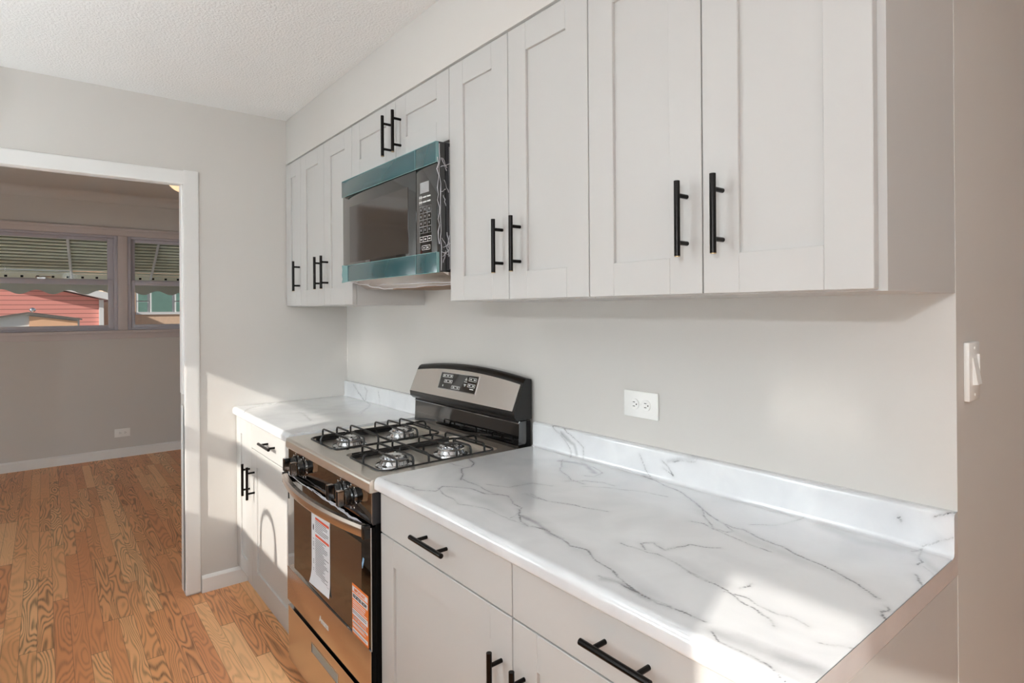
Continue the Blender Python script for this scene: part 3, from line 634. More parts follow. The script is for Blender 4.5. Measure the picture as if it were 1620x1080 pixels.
def counter(x0, x1, step, lab, extra):
    # cross-section: underside of nose, rounded nose, deck, cove, splash, rounded top
    pr = []  # (y, z, s)
    s = -.654-.045
    pr.append((-.640, .875, s-.012)); pr.append((-.650, .876, s-.002))
    for a in range(0, 13):
        th = -PI/2+a*(PI/2)/12*2*.5*1.0
    for a in range(0, 11):
        q = PI*.5*a/10; pr.append((-.642-.012*math.cos(q)+.0, .888-.012*math.sin(PI/2-q)*1.0+.0, s+.018*a/10))
    for a in range(0, 9):
        pass
    pr = [(-.636, .8755, -.70)]
    for a in range(0, 9):
        q = PI/2*a/8; pr.append((-.646-.008*math.sin(q), .8835-.008*math.cos(q), -.696+.0125*a/8))
    for a in range(1, 15):
        q = PI/2*a/14; pr.append((-.636-.018*math.cos(q), .896+.018*math.sin(q), -.6835+.0475*a/14))
    n = int((.636-SPT-.012)/step)
    for i in range(1, n+1):
        y = -.636+(.636-SPT-.010)*i/n; pr.append((y, CT, y))
    for a in range(1, 7):
        q = PI/2*a/6; pr.append((-SPT-.010+.010*math.sin(q), CT+.010-.010*math.cos(q), -SPT-.010+.020*a/6))
    n2 = int(.064/step)
    for i in range(1, n2+1):
        z = CT+.010+(SPH-.018)*i/n2; pr.append((-SPT, z, -SPT+z-CT))
    for a in range(1, 7):
        q = PI/2*a/6; pr.append((-SPT+.008-.008*math.cos(q), CT+SPH-.008+.008*math.sin(q), -SPT+SPH-.008+.010*a/6))
    pr.append((-.0, CT+SPH, -SPT+SPH+.02))
    pr = np.array(pr); m = len(pr); nx = max(2, int((x1-x0)/step)); xs = np.linspace(x0, x1, nx+1)
    XX = np.repeat(xs, m); Y = np.tile(pr[:, 0], nx+1); Z = np.tile(pr[:, 1], nx+1); SS = np.tile(pr[:, 2], nx+1)
    # follow the slightly skewed wall at the back
    blend = np.clip((Y+.08)/.06, 0, 1); Y = Y+(-.03*(1-XX/L_END))*blend-.0006*blend
    red, grn = vein_cols(XX, SS, extra)
    t = thing('countertop', lab, 'countertop', ((x0+x1)/2, -.33, CT-.04), 'marble pattern laminate countertops')
    org = ORG[t.name]
    def build(name, k0, k1):
        mm = k1-k0; me = bpy.data.meshes.new(name)
        idx = (np.arange(nx+1)[:, None]*m+np.arange(k0, k1)[None, :]).ravel()
        co = np.stack([XX[idx]-org.x, Y[idx]-org.y, Z[idx]-org.z], 1)
        i = np.arange(nx)[:, None]; k = np.arange(mm-1)[None, :]
        q = np.stack([i*mm+k, (i+1)*mm+k, (i+1)*mm+k+1, i*mm+k+1], -1).reshape(-1, 4)
        # close: end loops plus back
        me.from_pydata(co.tolist(), [], q.tolist())
        ca = me.color_attributes.new('vein', 'FLOAT_COLOR', 'POINT')
        arr = np.zeros((len(idx), 4)); arr[:, 0] = red[idx]; arr[:, 1] = grn[idx]; arr[:, 3] = 1
        ca.data.foreach_set('color', arr.ravel())
        me.materials.append(M['marble']); o = bpy.data.objects.new(name, me); COL.objects.link(o); o.parent = t; ORG[o.name] = org
        me.polygons.foreach_set('use_smooth', [True]*len(me.polygons))
        return o
    ks = int(np.argmax(pr[:, 2] >= -SPT-1e-6))
    build('worktop', 0, ks+1); build('backsplash', ks, m)
    # solid core with both end faces, same laminate
    for nm, X0, X1 in (('edge_strip', x0, x0+.0012), ('edge_strip', x1-.0012, x1)):
        yb = -.03*(1-X0/L_END)-.0006
        loop = [(p[0]+(-.03*(1-X0/L_END)-.0006)*min(1, max(0, (p[0]+.08)/.06)), p[1]) for p in pr[::3]]+[(yb, CT+SPH), (yb, .8755)]
        ll = [(a-.0002 if False else a, b_) for a, b_ in loop]
        mbx = MB().prism(ll, 'x', X0+.0003, X1+.0002); e = obj(nm, mbx, M['marble'], t, smooth=False)
        ca = e.data.color_attributes.new('vein', 'FLOAT_COLOR', 'POINT'); ca.data.foreach_set('color', [0.0]*(4*len(e.data.vertices)))
    obj('substrate', MB().box(x0+.002, x1-.002, -.634, -.62, .8745, .890).box(x0+.002, x1-.002, -.62, -.06, .8745, .900), M['board'], t, smooth=False)
    return t
counter(.004, .886, .0045, 'marble pattern countertop in the corner left of the range', [])
counter(1.662, L_END, .0021, 'long marble pattern countertop right of the range with sunlit patch',
        [(.7, 1.6, [(2.885, -.16), (2.90, -.19), (2.91, -.22)])])

# ------------------------------------------------------------------ outlets and switch
def outlet(pos, ax, lab, s=1):
    """horizontal duplex outlet; ax 'y' faces -y, 'x' faces +x"""
    t = thing('wall_outlet', lab, 'outlet', pos)
    x, y, z = pos
    def T(mb):   # local: u across, w up, d out
        o = MB()
        for (u, d, w_) in mb.v: o.v.append((x+u, y-d, z+w_) if ax == 'y' else (x+d, y+u, z+w_))
        o.f = mb.f; return o
    obj('cover_plate', T(bx(-.0635, .0635, 0, .006, -.0395, .0395)), M['plate'], t, bevel=.002)
    for sx in (-1, 1):
        r = MB().lathe([(.0165, .0055), (.0165, .0085), (.0155, .009)], (sx*.0215, 0, 0), 'y', 24)
        r.v = [(u, d, w_) for (u, d, w_) in r.v]
        rc = obj('receptacle', T(r), M['plate'], t)
        q = MB()
        for sz in (-1, 1): q.box(sx*.0215-.005, sx*.0215+.003, .0088, .0094, sz*.0062-.001, sz*.0062+.001)
        q.lathe([(.0022, .0088), (.0022, .0094)], (sx*.0215+.0085, 0, 0), 'y', 10)
        obj('slots', T(q), M['slot'], rc, smooth=False)
    obj('screw', T(MB().lathe([(.003, .006), (.003, .007), (.001, .0075)], (0, 0, 0), 'y', 10)), M['plate'], t)
outlet((2.133, wl(2.133), 1.118), 'y', 'white horizontal outlet on the kitchen wall above the long countertop')
outlet((XF, -.823, .237), 'x', 'small white horizontal outlet low on the far room wall')
t = thing('light_switch', 'white rocker light switch on the wall around the right corner', 'switch', (L_END, .088, 1.27))
obj('switch_plate', bx(L_END, L_END+.010, .048, .122, 1.213, 1.333), M['plate'], t, bevel=.002)
ro = obj('rocker', MB().prism([(L_END+.010, 1.245), (L_END+.019, 1.247), (L_END+.011, 1.300), (L_END+.010, 1.302)], 'y', .070, .100), M['plate'], t, smooth=False)
obj('slider', bx(L_END+.010, L_END+.014, .104, .109, 1.272, 1.308), M['plate'], t)
for zz in (1.225, 1.321): obj('screw', MB().lathe([(.003, .010), (.003, .011), (.001, .0118)], (L_END, .085, zz), 'x', 10), M['plate'], t)

# ------------------------------------------------------------------ microwave
X0, X1 = .884, 1.645
mw = thing('microwave', 'over-the-range microwave in teal protective film under the short cabinet', 'microwave', (1.265, -.2, 1.49))
obj('case', bx(X0+.004, X1-.001, -.386, wl(1)-.004, 1.535, 1.953), M['mwside'], mw, bevel=.002)
DS = 1.508
def rot_front(mb): return mb
d = obj('door', bx(X0, DS-.001, -.420, -.388, 1.532, 1.953), M['blackgl'], mw, bevel=.003)
wv = MB().box(.957, 1.452, -.4212, -.4195, 1.605, 1.835)
obj('window_screen', wv, M['screen'], d, smooth=False)
pn = obj('control_panel', bx(DS+.001, X1, -.420, -.388, 1.532, 1.953), M['blackgl'], mw, bevel=.003)
obj('display', bx(1.538, 1.594, -.4215, -.4195, 1.797, 1.833), M['lcd'], pn, smooth=False)
def outl(m, x0, x1, z0, z1, y, w_=.0009):
    m.box(x0, x1, y, y+.0006, z0, z0+w_).box(x0, x1, y, y+.0006, z1-w_, z1).box(x0, x0+w_, y, y+.0006, z0, z1).box(x1-w_, x1, y, y+.0006, z0, z1)
yk = -.4212
k = MB()
for r in range(4):
    for c in range(3):
        x = 1.530+c*.0265; z = 1.752-r*.0225
        outl(k, x, x+.0255, z-.0215, z, yk)
        k.box(x+.009, x+.015, yk, yk+.0006, z-.014, z-.007)
obj('keypad', k, M['grey'], pn, smooth=False)
k = MB()
for r in range(2):
    z = 1.785-r*.016
    for c in range(3): k.box(1.530+c*.026, 1.552+c*.026, yk, yk+.0006, z-.004, z+.0005)
    outl(k, 1.530, 1.548, z-.008, z+.004, yk)
obj('function_keys', k, M['glow'], pn, smooth=False)
k = MB()
outl(k, 1.532, 1.608, 1.634, 1.652, yk, .0014); k.box(1.555, 1.5565, yk, yk+.0006, 1.634, 1.652).box(1.583, 1.5845, yk, yk+.0006, 1.634, 1.652)
for c in range(3): k.box(1.538+c*.026, 1.549+c*.026, yk, yk+.0006, 1.641, 1.6445)
obj('timer_keys', k, M['glow'], pn, smooth=False); k = MB()
outl(k, 1.547, 1.600, 1.607, 1.622, yk, .0014); k.box(1.5735, 1.5747, yk, yk+.0006, 1.607, 1.622)
for c in range(2): k.box(1.556+c*.024, 1.565+c*.024, yk, yk+.0006, 1.6125, 1.616)
obj('start_keys', k, M['glow'], pn, smooth=False)
# protective film strips
f1 = obj('film_strip', MB().box(X0-.003, DS-.001, -.4235, -.4202, 1.884, 1.951), M['film'], d, bevel=.001)
f2 = obj('film_strip', MB().box(.935, DS-.001, -.4235, -.4202, 1.528, 1.594), M['film'], d, bevel=.001)
f3 = obj('loose_film', MB().prism([(X0-.006, 1.524), (.94, 1.527), (.938, 1.594), (X0-.004, 1.598), (X0, 1.578), (X0-.005, 1.556), (X0+.001, 1.54)], 'y', -.4240, -.4215), M['filmlt'], d, smooth=False)
for z0, z1 in ((1.884, 1.951), (1.528, 1.594)): obj('film_strip', bx(DS+.001, X1+.001, -.4235, -.4202, z0, z1), M['film'], pn, bevel=.001)
ed = MB()
for z in (1.884, 1.951, 1.528, 1.594): ed.box(X0, X1, -.4242, -.4232, z-.0009, z+.0009)
for z0, z1 in ((1.884, 1.951), (1.528, 1.594)): ed.box(DS-.001, DS+.001, -.4243, -.4233, z0, z1).box(X1-.0005, X1+.0015, -.4243, -.415, z0, z1)
obj('film_edge', ed, M['filmlt'], d, smooth=False)
# crumpled wrap along the right front edge and side
random.seed(3)
def squiggle(m, p0, p1, n, amp, r, ax):
    pts = []
    for i in range(n+1):
        t_ = i/n; p = Vector(p0).lerp(Vector(p1), t_)
        o = Vector((0, random.uniform(-amp, amp), random.uniform(-amp, amp)*.4))
        if 0 < i < n: p += o
        pts.append(p)
    m.tube(pts, [r*random.uniform(.5, 1.2) for _ in pts], 5)
wr = MB(); xs_ = X1+.0012
squiggle(wr, (xs_, -.412, 1.945), (xs_, -.408, 1.535), 16, .0035, .0012, 'x')
squiggle(wr, (xs_, -.420, 1.90), (xs_, -.414, 1.62), 14, .004, .0013, 'x')
for (a, b_, c, e, n) in ((-.405, 1.90, -.385, 1.86, 4), (-.408, 1.87, -.372, 1.885, 4), (-.40, 1.90, -.383, 1.87, 3), (-.395, 1.83, -.378, 1.79, 5), (-.398, 1.78, -.388, 1.745, 5),
                    (-.404, 1.79, -.39, 1.80, 3), (-.405, 1.64, -.38, 1.60, 6), (-.40, 1.61, -.372, 1.625, 5), (-.405, 1.595, -.375, 1.585, 6), (-.402, 1.58, -.38, 1.60, 5), (-.40, 1.56, -.39, 1.60, 5), (-.385, 1.66, -.38, 1.61, 5), (-.376, 1.65, -.378, 1.58, 4)):
    squiggle(wr, (xs_, a, b_), (xs_, c, e), n, .003, .0011, 'x')
squiggle(wr, (xs_, -.374, 1.94), (xs_, -.374, 1.54), 10, .001, .0009, 'x')
obj('shrink_wrap', wr, M['shrink'], mw)
# underside: sloped vent, filter and dangling wrap
un = MB().prism([(-.405, 1.531), (-.06, 1.531), (-.06, 1.497), (-.330, 1.497)], 'x', X0+.03, X1)
obj('vent_base', un, M['steel'], mw, bevel=.002)
obj('grease_filter', bx(1.1, 1.60, -.30, -.10, 1.491, 1.497), M['board'], mw, smooth=False)
wr = MB()
squiggle(wr, (1.0, -.36, 1.512), (1.64, -.345, 1.500), 14, .004, .0016, 'x'); squiggle(wr, (.93, -.40, 1.525), (1.1, -.33, 1.492), 9, .006, .0022, 'x')
squiggle(wr, (1.1, -.33, 1.494), (1.64, -.31, 1.495), 12, .004, .0016, 'x')
obj('loose_wrap', wr, M['shrink'], mw)

# ------------------------------------------------------------------ gas range
RX0, RX1 = .897, 1.655
rg = thing('gas_range', 'stainless and black gas range between the two countertops', 'range', (1.276, -.34, 0))
obj('body', bx(RX0+.004, RX1-.002, -.628, -.045, .04, .880), M['blackmat'], rg, bevel=.002)
obj('side_trim', bx(RX1-.004, RX1+.001, -.645, -.60, .05, .775), M['blackdull'], rg)
# cooktop plate with two recessed wells
ZT = .906; ct = MB(); y0, y1 = -.658, -.075
wells = ((.958, 1.250), (1.304, 1.598)); wy0, wy1 = -.598, -.135
ct.box(RX0, RX1, y0, wy0, ZT-.022, ZT).box(RX0, RX1, wy1, y1, ZT-.022, ZT).box(RX0, wells[0][0], wy0, wy1, ZT-.022, ZT).box(wells[0][1], wells[1][0], wy0, wy1, ZT-.022, ZT).box(wells[1][1], RX1, wy0, wy1, ZT-.022, ZT)
for a, b_ in wells:
    r = .03
    for (cx_, cy_, sx, sy) in ((a, wy0, 1, 1), (b_, wy0, -1, 1), (b_, wy1, -1, -1), (a, wy1, 1, -1)):
        ct.prism([(cx_, cy_)]+[(cx_+sx*(r-r*math.sin(q*PI/12)), cy_+sy*(r-r*math.cos(q*PI/12))) for q in range(0, 7)], 'z', ZT-.022, ZT)
ct.prism([(y0+.02, .868), (y0-.006, .868), (y0-.008, .872), (y0-.008, .895), (y0-.006, .901), (y0-.002, .905), (y0+.004, ZT+.0002), (y0+.02, ZT+.0002)], 'x', RX0-.001, RX1+.002)
ck = obj('cooktop', ct, M['steeltop'], rg, smooth=False)
obj('cooktop_well', MB().box(wells[0][0]-.005, wells[0][1]+.005, wy0-.005, wy1+.005, ZT-.027, ZT-.0215).box(wells[1][0]-.005, wells[1][1]+.005, wy0-.005, wy1+.005, ZT-.027, ZT-.0215), M['steeltop'], ck, smooth=False)
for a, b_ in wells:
    obj('well_side_shade', bx(a, a+.0015, wy0+.03, wy1-.03, ZT-.0215, ZT-.001), M['blackmat'], ck, smooth=False)  # dark reflection on each well's left wall put in as a black strip
BX = (1.098, 1.468); BY = (-.487, -.262)
for bxx in BX:
    for byy in BY:
        z = ZT-.0215
        b = obj('burner', MB().lathe([(.066, 0), (.064, .004), (.052, .008), (.046, .018), (.050, .022), (.050, .026), (.038, .029)], (bxx, byy, z)), M['chrome'], ck)
        obj('burner_cap', MB().lathe([(.040, .0285), (.042, .031), (.040, .035), (.028, .038), (.026, .0365), (.005, .037)], (bxx, byy, z)), M['chrome'], b)
        for q in range(6):
            a = q*PI/3; dz = MB(); dz.lathe([(.003, .0), (.003, .004), (.001, .005)], (bxx+.054*math.cos(a), byy+.054*math.sin(a), z+.003), 'z', 6); obj('screw', dz, M['dark'], b)
for bxx in BX:
    g = MB(); zl, zh = ZT-.004, ZT+.028; gx0, gx1, gy0, gy1 = bxx-.128, bxx+.128, -.600, -.150
    rr = .035; loop = []
    for (cx_, cy_, a0) in ((gx1-rr, gy1-rr, 0), (gx0+rr, gy1-rr, 90), (gx0+rr, gy0+rr, 180), (gx1-rr, gy0+rr, 270)):
        for q in range(5):
            a = math.radians(a0+q*22.5); loop.append((cx_+rr*math.cos(a), cy_+rr*math.sin(a), zl+.004))
    g.tube(loop, .0042, 8, closed=True)
    def finger(p, q, lift=True):   # rises from the low frame at p, bends over and runs towards q
        p = Vector(p); q = Vector(q); dr = (q-p); dr.z = 0; dr.normalize()
        g.tube([p, p+Vector((0, 0, .018)), p+dr*.004+Vector((0, 0, .027)), p+dr*.012+Vector((0, 0, .0305)), Vector((q.x, q.y, zl+.0345)), Vector((q.x, q.y, zl+.028))], .0040, 8)
    zz = zl+.004
    def bridge(y, lift=.0345):
        g.tube([(gx0, y, zz), (gx0, y, zz+.020), (gx0+.004, y, zl+lift-.003), (gx0+.014, y, zl+lift), (gx1-.014, y, zl+lift), (gx1-.004, y, zl+lift-.003), (gx1, y, zz+.020), (gx1, y, zz)], .0038, 8)
    for byy in BY:
        for s in (-1, 1): finger((gx0 if s < 0 else gx1, byy, zz), (bxx+s*.018, byy, 0))
        bridge(byy-.058); bridge(byy+.058)
    ym = sum(BY)/2
    for byy, s in ((BY[0], -1), (BY[0], 1), (BY[1], -1), (BY[1], 1)):
        g.tube([(bxx, byy+s*.085, zl+.0345), (bxx, byy+s*.020, zl+.0345), (bxx, byy+s*.020, zl+.028)], .0038, 8)
    finger((bxx, gy0, zz), (bxx, BY[0]-.050, 0)); finger((bxx, gy1, zz), (bxx, BY[1]+.050, 0))
    g.tube([(gx0, ym, zz), (gx1, ym, zz)], .0042, 8)
    g.tube([(bxx, BY[0]+.058, zl+.0345), (bxx, BY[1]-.058, zl+.0345)], .0042, 8)
    g.tube([(bxx, ym, zz), (bxx, ym, zl+.034)], .004, 8)
    for q in ((gx0, gy0+.05), (gx1, gy0+.05), (gx0, gy1-.05), (gx1, gy1-.05)): g.lathe([(.006, -.006), (.006, .004)], (q[0], q[1], zz), 'z', 8)
    obj('grate', g, M['blackmat'], ck)
# front control panel
cp = obj('control_panel', MB().prism([(-.656, .772), (-.656, .866), (-.640, .869), (-.620, .869), (-.620, .772)], 'x', RX0, RX1-.004), M['blackgl'], rg, smooth=False)
obj('panel_trim', MB().box(RX0, RX1, -.6575, -.655, .8655, .8675).box(RX1-.006, RX1-.003, -.6575, -.655, .775, .866), M['chrome'], cp, smooth=False)
obj('panel_end', bx(RX1-.0035, RX1+.001, -.6555, -.60, .772, .868), M['mwside'], cp, smooth=False)
for kx in (.990, 1.072, 1.425, 1.507):
    kz = .822
    kn = obj('knob', MB().lathe([(.029, -.658), (.029, -.665), (.025, -.668), (.024, -.681), (.021, -.684)], (kx, 0, kz), 'y', 24), M['blackpl'], cp)
    obj('grip', bx(kx-.0085, kx+.0085, -.704, -.682, kz-.025, kz+.025), M['blackdull'], kn, bevel=.004)
    obj('ring', MB().lathe([(.0315, -.6568), (.0315, -.6592), (.0285, -.6592)], (kx, 0, kz), 'y', 24), M['chrome'], kn)
    rim = MB(); 
    for s in (-1, 1): rim.box(kx+s*.0083-.0009, kx+s*.0083+.0009, -.7048, -.686, kz-.022, kz+.022)
    rim.box(kx-.0080, kx+.0080, -.7048, -.686, kz+.0235, kz+.0255)
    obj('grip_edge', rim, M['chrome'], kn, smooth=False)
    tk = MB()
    for q in range(9):
        a = math.radians(20+q*40); r0, r1 = .0335, .0385+(.003 if q % 3 == 0 else 0)
        tk.prism([(kx+r0*math.cos(a)-.0008*math.sin(a), kz+r0*math.sin(a)+.0008*math.cos(a)), (kx+r1*math.cos(a)-.0008*math.sin(a), kz+r1*math.sin(a)+.0008*math.cos(a)),
                  (kx+r1*math.cos(a)+.0008*math.sin(a), kz+r1*math.sin(a)-.0008*math.cos(a)), (kx+r0*math.cos(a)+.0008*math.sin(a), kz+r0*math.sin(a)-.0008*math.cos(a))], 'y', -.6573, -.6560)
    obj('dial_marks', tk, M['glow'], cp, smooth=False)
# oven door
DY = -.660
od = obj('oven_door', bx(RX0, RX1-.004, DY, -.632, .272, .764), M['blackgl'], rg, bevel=.002)
obj('oven_window', bx(RX0+.075, RX1-.070, DY-.0008, DY+.001, .415, .700), M['screen'], od, smooth=False)
obj('lower_panel', bx(RX0-.0005, RX1-.0035, DY-.0035, DY+.004, .269, .400), M['steel'], od, bevel=.0012)
obj('door_edge', MB().box(RX1-.0045, RX1-.0035, DY-.0015, DY+.002, .272, .764).box(RX0, RX1-.004, DY-.0042, DY-.0025, .3995, .4012), M['chrome'], od, smooth=False)
obj('door_side', bx(RX1-.0038, RX1-.0025, DY+.002, -.632, .272, .764), M['blackdull'], od, smooth=False)
# bowed handle bar
hb = MB(); secs = []; N = 24
for i in range(N+1):
    u = i/N; x = RX0-.002+(RX1-RX0-.008)*u; bow = .046*(1-(2*u-1)**2); y = DY-.004-bow; zc_ = .752+.004*math.sin(PI*u)
    secs.append([(x, y-.014, zc_-.016), (x, y-.018, zc_-.008), (x, y-.018, zc_+.010), (x, y-.012, zc_+.018), (x, y+.002, zc_+.018), (x, y+.004, zc_-.010), (x, y, zc_-.016)])
v = [p for s_ in secs for p in s_]; m7 = 7; fs = []
for i in range(N):
    for k in range(m7): fs.append((i*m7+k, i*m7+(k+1) % m7, (i+1)*m7+(k+1) % m7, (i+1)*m7+k))
fs += [tuple(range(m7))[::-1], tuple(N*m7+k for k in range(m7))]
hb.add(v, fs); hd = obj('handle', hb, M['steel'], od)
e = MB().box(RX0-.003, RX0+.012, DY-.022, DY, .733, .773).box(RX1-.022, RX1-.004, DY-.024, DY, .733, .773); obj('handle_cap', e, M['blackpl'], hd, bevel=.003)
text('logo', 'Amana', .030, M['glow'], od, (1.281, DY-.0040, .331), (PI/2, 0, 0), bold=.0006)
# energy sheet taped under the handle
pp = MB(); n = 14; vs = []; fs = []
for i in range(n+1):
    z = .712-(.712-.435)*i/n; cur = .0012+.010*max(0, (i/n-.8)/.2)**2
    x0_ = 1.166+.0; x1_ = 1.335
    sag = 0
    if i/n > .86: sag = .0
    vs += [(x0_, DY-cur-.0016, z), (x1_, DY-cur*.4-.0016, z-.0), (x1_, DY-cur*.4-.0008, z), (x0_, DY-cur-.0008, z)]
    if i:
        a0, b0 = 4*(i-1), 4*i
        fs += [(a0+k, a0+(k+1) % 4, b0+(k+1) % 4, b0+k) for k in range(4)]
fs += [(0, 3, 2, 1), (4*n, 4*n+1, 4*n+2, 4*n+3)]; pp.add(vs, fs)
ps = obj('information_sheet', pp, M['paper'], od); 
r = MB(); yq = DY-.0032
for z in (.700, .672, .612): r.box(1.205, 1.330, yq, yq+.0006, z-.0045, z+.0035)
obj('red_bars', r, M['red'], ps, smooth=False)
r = MB(); random.seed(5); z = .662
while z > .462:
    if abs(z-.612) > .010:
        r.box(1.203, 1.203+random.uniform(.07, .125), yq, yq+.0006, z, z+.0022)
        if random.random() < .5: r.box(1.180, 1.192, yq, yq+.0006, z, z+.002)
    z -= .0062
obj('print_lines', r, M['ink'], ps, smooth=False)
obj('print_icon', MB().box(1.181, 1.190, yq, yq+.0006, .628, .642), M['inkdk'], ps, smooth=False)
# orange registration card
og = obj('registration_card', bx(1.518, 1.634, DY-.0024, DY-.001, .402, .556), M['orange'], od, smooth=False)
yq = DY-.0030
r = MB()
for z0, z1 in ((.534, .549), (.512, .529), (.462, .480), (.437, .444), (.408, .419)): r.box(1.5215, 1.6305, yq, yq+.0006, z0, z1)
obj('white_bands', r, M['paper'], og, smooth=False)
text('card_title', 'REGISTER NOW', .0150, M['inkdk'], og, (1.576, yq-.0005, .5205), (PI/2, 0, 0), ext=.0002, bold=.0003, squash=.92)
text('card_title', 'IMPORTANT', .0140, M['orange'], og, (1.576, yq-.0005, .5415), (PI/2, 0, 0), ext=.0002, bold=.0003)
text('card_title', 'IMPORTANTE', .0150, M['paper'], og, (1.576, yq-.0005, .4535), (PI/2, 0, 0), ext=.0002)
r = MB(); random.seed(9)
for z in (.504, .498, .491, .485, .431, .427, .4, ):
    if z > .405: r.box(1.524, 1.524+random.uniform(.08, .105), yq, yq+.0006, z, z+.0018)
obj('print_lines', r, M['paper'], og, smooth=False)
r = MB()
for z in (.4745, .4690, .4395, .412): r.box(1.525, 1.622, yq-.0007, yq-.0001, z, z+.0018)
obj('print_lines', r, M['ink'], og, smooth=False)
obj('blue_tag', MB().prism([(1.590, .640), (1.592, .625), (1.603, .648), (1.606, .658), (1.598, .660)], 'y', DY-.0018, DY-.0008), M['blue'], od, smooth=False)
# clear wrap bunched along the top of the door, right side
wr = MB(); random.seed(11)
for q in range(9):
    xa = random.uniform(1.05, 1.5); 
    squiggle(wr, (xa, -.664-random.random()*.012, .770), (1.645, -.668-random.random()*.010, .768), 12, .004, .0015, 'x')
squiggle(wr, (.93, -.668, .771), (1.2, -.672, .770), 9, .003, .0016, 'x')
obj('plastic_wrap', wr, M['shrink'], od)
# storage drawer with recessed pull
dr = MB(); a0, a1, b0, b1 = 1.152, 1.395, .172, .206
dr.box(RX0, RX1-.004, DY, -.632, b1, .243).box(RX0, RX1-.004, DY, -.632, .035, b0).box(RX0, a0, DY, -.632, b0, b1).box(a1, RX1-.004, DY, -.632, b0, b1)
sd = obj('storage_drawer', dr, M['steel'], rg, smooth=False)
obj('recessed_pull', MB().prism([(DY+.001, b1), (DY+.022, b1), (DY+.020, b0+.010), (DY+.001, b0)], 'x', a0, a1), M['pull'], sd, smooth=False)
fr2 = MB(); fr2.box(a0-.002, a1+.002, DY-.001, DY+.002, b1, b1+.002).box(a0-.002, a0, DY-.001, DY+.002, b0, b1).box(a1, a1+.002, DY-.001, DY+.002, b0, b1)
obj('pull_rim', fr2, M['chrome'], sd, smooth=False); obj('drawer_edge', bx(RX0, RX1-.004, DY-.0012, DY+.012, .243, .2465), M['chrome'], sd, smooth=False)
for xx in (RX0+.05, RX1-.06):
    for yy in (-.60, -.10): obj('foot', MB().lathe([(.017, .001), (.017, .012), (.010, .014), (.010, .040)], (xx, yy, 0)), M['blackpl'], rg)
# backguard
G0, G1 = .888, 1.645
lowp = [(-.088, .905), (-.084, .995), (-.080, 1.003), (-.030, 1.003), (-.030, .905)]
bgd = obj('backguard', MB().prism(lowp, 'x', G0+.008, G1-.002), M['blackgl'], rg, smooth=True)
obj('lower_trim', MB().prism([(-.0875, .996), (-.0885, .999), (-.082, 1.005), (-.078, 1.003)], 'x', G0+.008, G1-.002), M['chrome'], bgd, smooth=False)
def crown(x): u = (x-G0)/(G1-G0)*2-1; return .024*(1-u*u)
hp = [(-.092, 1.008, 0), (-.106, 1.020, 0), (-.108, 1.040, 0), (-.066, 1.137, 1), (-.058, 1.150, 1), (-.046, 1.156, 1), (-.026, 1.152, 1), (-.026, 1.008, 0)]
n = 28; vs = []; fs = []
for i in range(n+1):
    x = G0+(G1-G0)*i/n
    vs += [(x, y, z+k*crown(x)) for y, z, k in hp]
k8 = len(hp)
for i in range(n):
    for k in range(k8): fs.append((i*k8+k, i*k8+(k+1) % k8, (i+1)*k8+(k+1) % k8, (i+1)*k8+k))
fs += [tuple(range(k8))[::-1], tuple(n*k8+k for k in range(k8))]
hdg = obj('control_head', MB().add(vs, fs), M['blackpl'], bgd)
# stainless fascia over the sloped face
vs = []; fs = []; A0, A1 = G0+.004, G1-.012
nrm = Vector((0, -(1.137-1.040), -( -.066+.108))).normalized()
def face_pt(x, t_, out=.0):
    zt_ = 1.137+crown(x); y = -.108+(.042)*t_; z = 1.040+(zt_-1.040)*t_
    return (x, y-out*.92, z+out*.38)
for i in range(n+1):
    x = A0+(A1-A0)*i/n
    vs += [face_pt(x, .02, .0015), face_pt(x, .96, .0015), face_pt(x, .96, -.001), face_pt(x, .02, -.001)]
for i in range(n):
    for k in range(4): fs.append((i*4+k, i*4+(k+1) % 4, (i+1)*4+(k+1) % 4, (i+1)*4+k))
fs += [(0, 3, 2, 1), (4*n, 4*n+1, 4*n+2, 4*n+3)]
fsc = obj('steel_fascia', MB().add(vs, fs), M['fascia'], hdg)
def zf(z):   # fraction up the sloped face for the display block
    return (z-1.040)/(1.160-1.040)
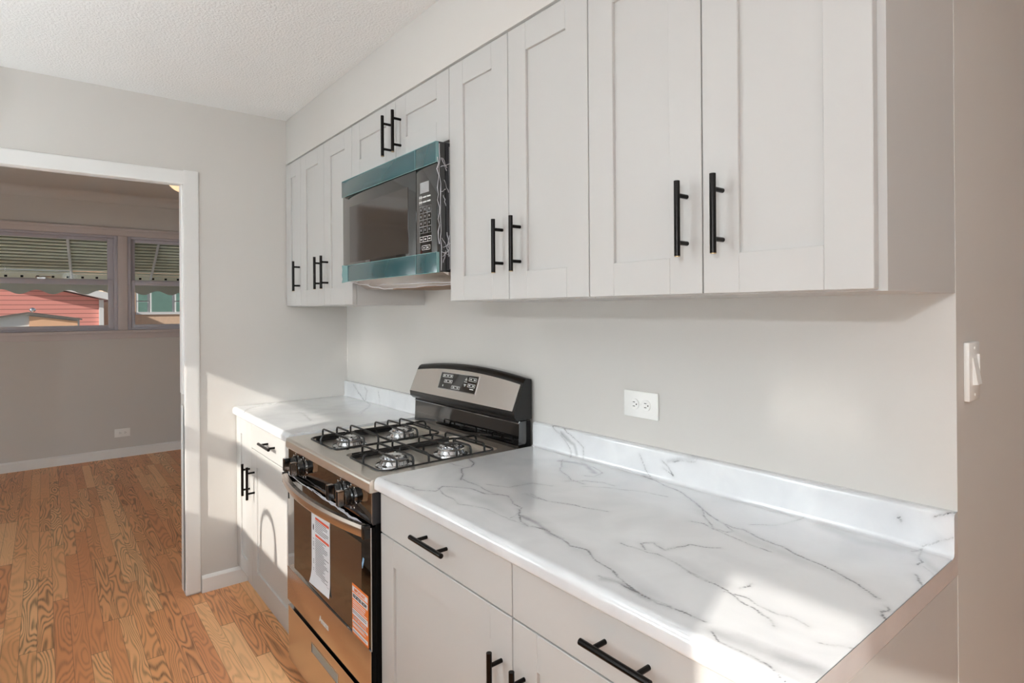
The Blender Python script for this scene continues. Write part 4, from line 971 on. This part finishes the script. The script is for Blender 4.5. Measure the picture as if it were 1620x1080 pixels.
def quad(m, x0, x1, t0, t1, o0, o1):
    p = [face_pt(x0, t0, o1), face_pt(x1, t0, o1), face_pt(x1, t1, o1), face_pt(x0, t1, o1), face_pt(x0, t0, o0), face_pt(x1, t0, o0), face_pt(x1, t1, o0), face_pt(x0, t1, o0)]
    m.add(p, [(0, 1, 2, 3), (7, 6, 5, 4), (0, 4, 5, 1), (1, 5, 6, 2), (2, 6, 7, 3), (3, 7, 4, 0)])
D0, D1 = 1.115, 1.385
q = MB(); quad(q, D0, D1, .30, .84, .0, .0024); dsp = obj('display', q, M['blackgl'], hdg, smooth=False)
q = MB()
for a in ((D0-.003, D1+.003, .275, .30), (D0-.003, D1+.003, .84, .865), (D0-.004, D0, .275, .865), (D1, D1+.004, .275, .865)): quad(q, *a, .001, .0030)
obj('display_rim', q, M['chrome'], hdg, smooth=False)
q = MB()
def rect(x0, x1, t0, t1, w_=.0016):
    wt = w_/.11
    quad(q, x0, x1, t0, t0+wt, .0022, .0030); quad(q, x0, x1, t1-wt, t1, .0022, .0030); quad(q, x0, x0+w_, t0, t1, .0022, .0030); quad(q, x1-w_, x1, t0, t1, .0022, .0030)
for (a, b_, c, e, nk) in ((1.130, 1.205, .68, .78, 3), (1.150, 1.210, .50, .60, 2), (1.215, 1.275, .33, .43, 2), (1.325, 1.376, .66, .78, 2), (1.325, 1.376, .47, .58, 2)):
    rect(a, b_, c, e)
    for i in range(nk):
        xm = a+(b_-a)*(i+.5)/nk; quad(q, xm-.006, xm+.006, (c+e)/2-.015, (c+e)/2+.018, .0022, .0030)
for (xm, t0, up) in ((1.306, .70, 1), (1.306, .50, -1)):
    for r_i in range(5):
        hw = .0085*(1-r_i/5); tt = t0+up*(r_i-2)*.018
        quad(q, xm-hw, xm+hw, tt, tt+.010, .0022, .0030)
quad(q, 1.296, 1.316, .605, .625, .0022, .0030); quad(q, 1.345, 1.370, .40, .43, .0022, .0030); quad(q, 1.145, 1.150, .36, .42, .0022, .0030)
obj('display_icons', q, M['glow'], dsp, smooth=False)
